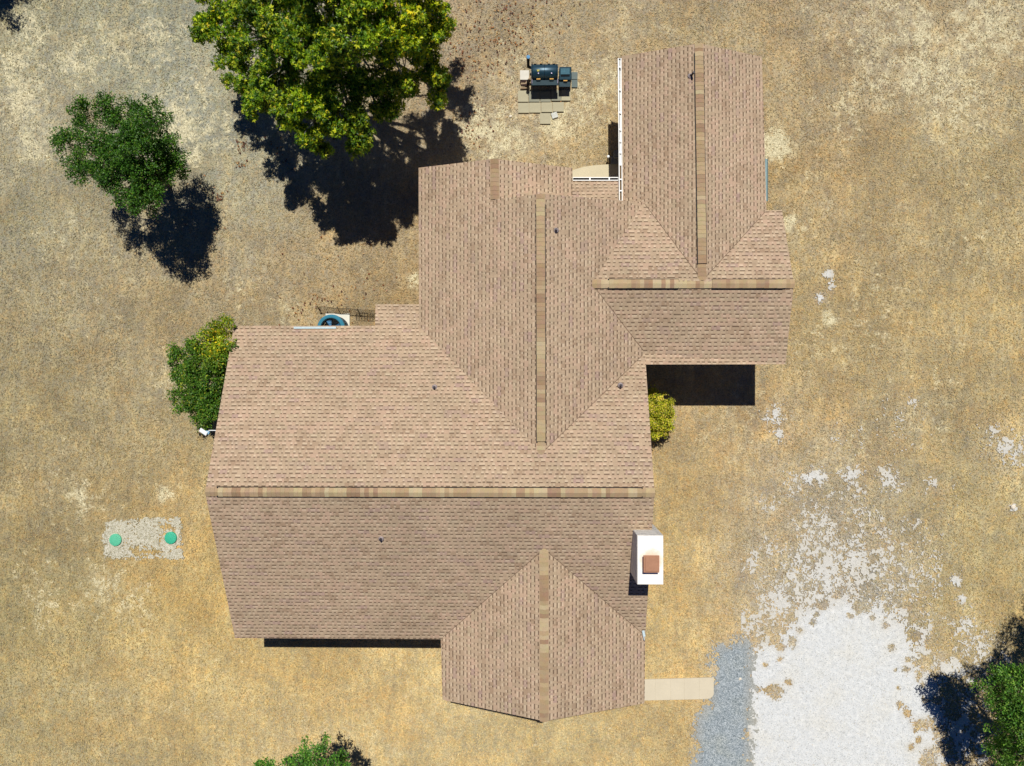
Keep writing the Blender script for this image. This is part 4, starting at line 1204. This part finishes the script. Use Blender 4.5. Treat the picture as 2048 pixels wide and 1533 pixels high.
# clipped round shrub on the east side
sc = at(1303, 831, 1.0)
tree('round_shrub', 'clipped round yellow green shrub against the right side of the house', 'shrub', (sc.x, sc.y),
     [(sc.x, sc.y, .92, .94), (sc.x, sc.y + .12, .9, .90), (sc.x, sc.y - .12, .9, .90)],
     2300, .080, [(3, (186, 186, 44)), (2.5, (150, 160, 38)), (1.5, (212, 202, 66)), (1, (222, 196, 100)), (1.3, (92, 104, 28))], .05, barkmat, 29, k=130, rmin=.12, rmax=.19, up=.6, fork=.2)


# ------------------------------------------------------------------ dry grass blades (nobody could count them)
def scatter(n, x0, x1, y0, y1, rng): return rng.uniform(x0, x1, n), rng.uniform(y0, y1, n)


rng = np.random.default_rng(101)
NB = 430000
bx, by_ = scatter(NB, -21.5, 20.5, -16.5, 16.5, rng)
px, py = to_px(bx, by_)
keep = np.ones(NB, bool)
for (x0, y0, x1, y1) in ((500, 690, 1275, 1235), (900, 1250, 1275, 1372), (855, 400, 1275, 700), (1300, 440, 1500, 700), (1262, 180, 1475, 420), (870, 375, 1110, 420),
                         (1268, 1356, 1428, 1401), (1135, 331, 1262, 400), (1036, 182, 1141, 228), (1079, 228, 1102, 250), (1039, 142, 1059, 162), (1142, 145, 1156, 177), (650, 627, 701, 690)):
    keep &= ~((px > x0) & (px < x1) & (py > y0) & (py < y1))
cv = np.maximum(gravel_cov(px, py), grey_cov(px, py))
keep &= ~((uni(.38 * fbm(bx * 1.9, by_ * 1.9, 5, 41, .62) + .62 * fbm(bx * 1.9 * 3.3, by_ * 1.9 * 3.3, 4, 48, .85)) < gravel_cov(px, py)) & (rng.random(NB) > .03 + .55 * np.clip(1.0 - gravel_cov(px, py) * 1.15, 0, 1)))
keep &= ~((grey_cov(px, py) > .35) & (rng.random(NB) > .05 + .6 * (1 - grey_cov(px, py))))
bareb = gauss(px, py, BARE)
dens = uni(fbm(bx * 2.6, by_ * 2.6, 4, 88))
keep &= rng.random(NB) > (.15 + .9 * bareb * 1.0 + .5 * (dens - .5))
bx, by_, px, py = bx[keep], by_[keep], px[keep], py[keep]
n = len(bx)
base = region(px, py)
tints = np.array([(1.16, 1.07, .86), (1.0, 1.0, 1.0), (.84, .88, .86), (1.10, .88, .66), (1.32, 1.28, 1.16), (.66, .62, .54), (.94, 1.02, .84)])
ti = rng.choice(7, n, p=[.24, .2, .15, .13, .12, .09, .07])
mp = uni(fbm(bx * 3.1 + 5, by_ * 3.1, 3, 301))[:, None]
base = base * (np.array([.90, .90, .94]) * (1 - mp) + np.array([1.10, 1.05, .92]) * mp)
cc = np.clip(base * tints[ti] * rng.uniform(.7, 1.25, (n, 1)), 0, .9)
an = rng.uniform(0, 2 * math.pi, n); ln = rng.uniform(.04, .12, n); wd = rng.uniform(.008, .017, n); hh = rng.uniform(.01, .055, n)
dx, dy = np.cos(an), np.sin(an)
zb = np.zeros(n) - .01
v0 = np.stack([bx - dy * wd, by_ + dx * wd, zb], -1); v1 = np.stack([bx + dy * wd, by_ - dx * wd, zb], -1)
v2 = np.stack([bx + dx * ln, by_ + dy * ln, zb + hh], -1)
grm = bpy.data.materials.new('dry_grass_blade')
nt, N, L = nodes_of(grm)
b = N['Principled BSDF']; b.inputs['Roughness'].default_value = .8; b.inputs['Specular IOR Level'].default_value = .15
a = N.new('ShaderNodeAttribute'); a.attribute_name = 'tone'; L.new(a.outputs['Color'], b.inputs['Base Color'])
o = from_np('dry_grass', np.stack([v0, v1, v2], 1).reshape(-1, 3), np.arange(3 * n).reshape(-1, 3), grm, color=np.repeat(cc, 3, 0))
tag(o, 'short parched straw coloured lawn grass', 'grass', kind='stuff')

# loose stones thinning out round the gravel (nobody could count them)
rng = np.random.default_rng(303)
NS = 260000
sx_, sy_ = scatter(NS, 6.2, 20.5, -15.5, 6.5, rng)
px, py = to_px(sx_, sy_)
pd = gauss(px, py, [(x, y, r * 1.5, a * .8) for (x, y, r, a) in SPARSE]) * .55 + .5 * np.clip(.55 - sdist(px, py, POLY) / 90, 0, 1) + .45 * np.clip(.55 - sdist(px, py, GPOLY) / 60, 0, 1)
pd *= .25 + 1.1 * uni(fbm(sx_ * 2.4, sy_ * 2.4, 4, 61))
ks = (rng.random(NS) < np.clip(pd, 0, 1) * .62) & ~((px > 1266) & (px < 1429) & (py > 1354) & (py < 1402))
sx_, sy_, px = sx_[ks], sy_[ks], px[ks]; n = len(sx_)
sr = rng.uniform(.009, .026, n); a0 = rng.uniform(0, 6.28, n)
vs = [np.stack([sx_ + sr * np.cos(a0 + k * 2.094), sy_ + sr * np.sin(a0 + k * 2.094), np.full(n, .0)], -1) for k in range(3)]
vs.append(np.stack([sx_ + sr * .2 * np.cos(a0), sy_ + sr * .2 * np.sin(a0), .012 + sr * .9], -1))
i = np.arange(n)[:, None] * 4
Fs_ = np.concatenate([np.concatenate([i, i + 1, i + 3], 1), np.concatenate([i + 1, i + 2, i + 3], 1), np.concatenate([i + 2, i, i + 3], 1)])
pal = np.array([lin(c) for c in ((206, 208, 208), (224, 224, 220), (180, 184, 186), (196, 188, 170), (150, 154, 156))])[rng.choice(5, n, p=[.32, .22, .2, .14, .12])]
o = from_np('loose_gravel', np.stack(vs, 1).reshape(-1, 3), Fs_, grm, color=np.repeat(pal, 4, 0))
tag(o, 'loose pale stones thinning out around the gravel drive', 'gravel', kind='stuff')

# fallen leaves below the large tree
rng = np.random.default_rng(202)
LV = []
for (qx, qy, rr, m_) in ((985, 60, 100, 260), (930, 120, 60, 90), (1060, 40, 90, 110), (485, 290, 12, 26), (480, 330, 10, 14), (440, 395, 9, 22), (560, 300, 60, 40), (700, 600, 110, 70), (640, 640, 60, 60), (940, 250, 50, 60), (420, 400, 80, 25)):
    c = at(qx, qy); LV.append(np.stack([c.x + rng.normal(size=m_) * rr / 50 * .55, c.y + rng.normal(size=m_) * rr / 50 * .55], -1))
LV = np.concatenate(LV); n = len(LV)
an = rng.uniform(0, 6.28, n); sz = rng.uniform(.025, .06, n)
dx, dy = np.cos(an), np.sin(an)
def cor(k1, k2, z): return np.stack([LV[:, 0] + (dx * k1 - dy * k2) * sz, LV[:, 1] + (dy * k1 + dx * k2) * sz, np.full(n, z) + rng.uniform(0, .02, n)], -1)
Vl = np.stack([cor(-1, 0, .02), cor(0, -.6, .03), cor(1, 0, .02), cor(0, .6, .035)], 1).reshape(-1, 3)
pl = np.array([lin(c) for c in ((142, 92, 60), (120, 74, 54), (170, 120, 74), (92, 62, 48), (196, 160, 110))])[rng.choice(5, n)]
i = np.arange(n)[:, None] * 4
o = from_np('fallen_leaves', Vl, np.concatenate([np.concatenate([i, i + 1, i + 2], 1), np.concatenate([i, i + 2, i + 3], 1)]), LEAF, color=np.repeat(pl, 4, 0))
tag(o, 'scattered brown fallen leaves on the grass', 'leaves', kind='stuff')
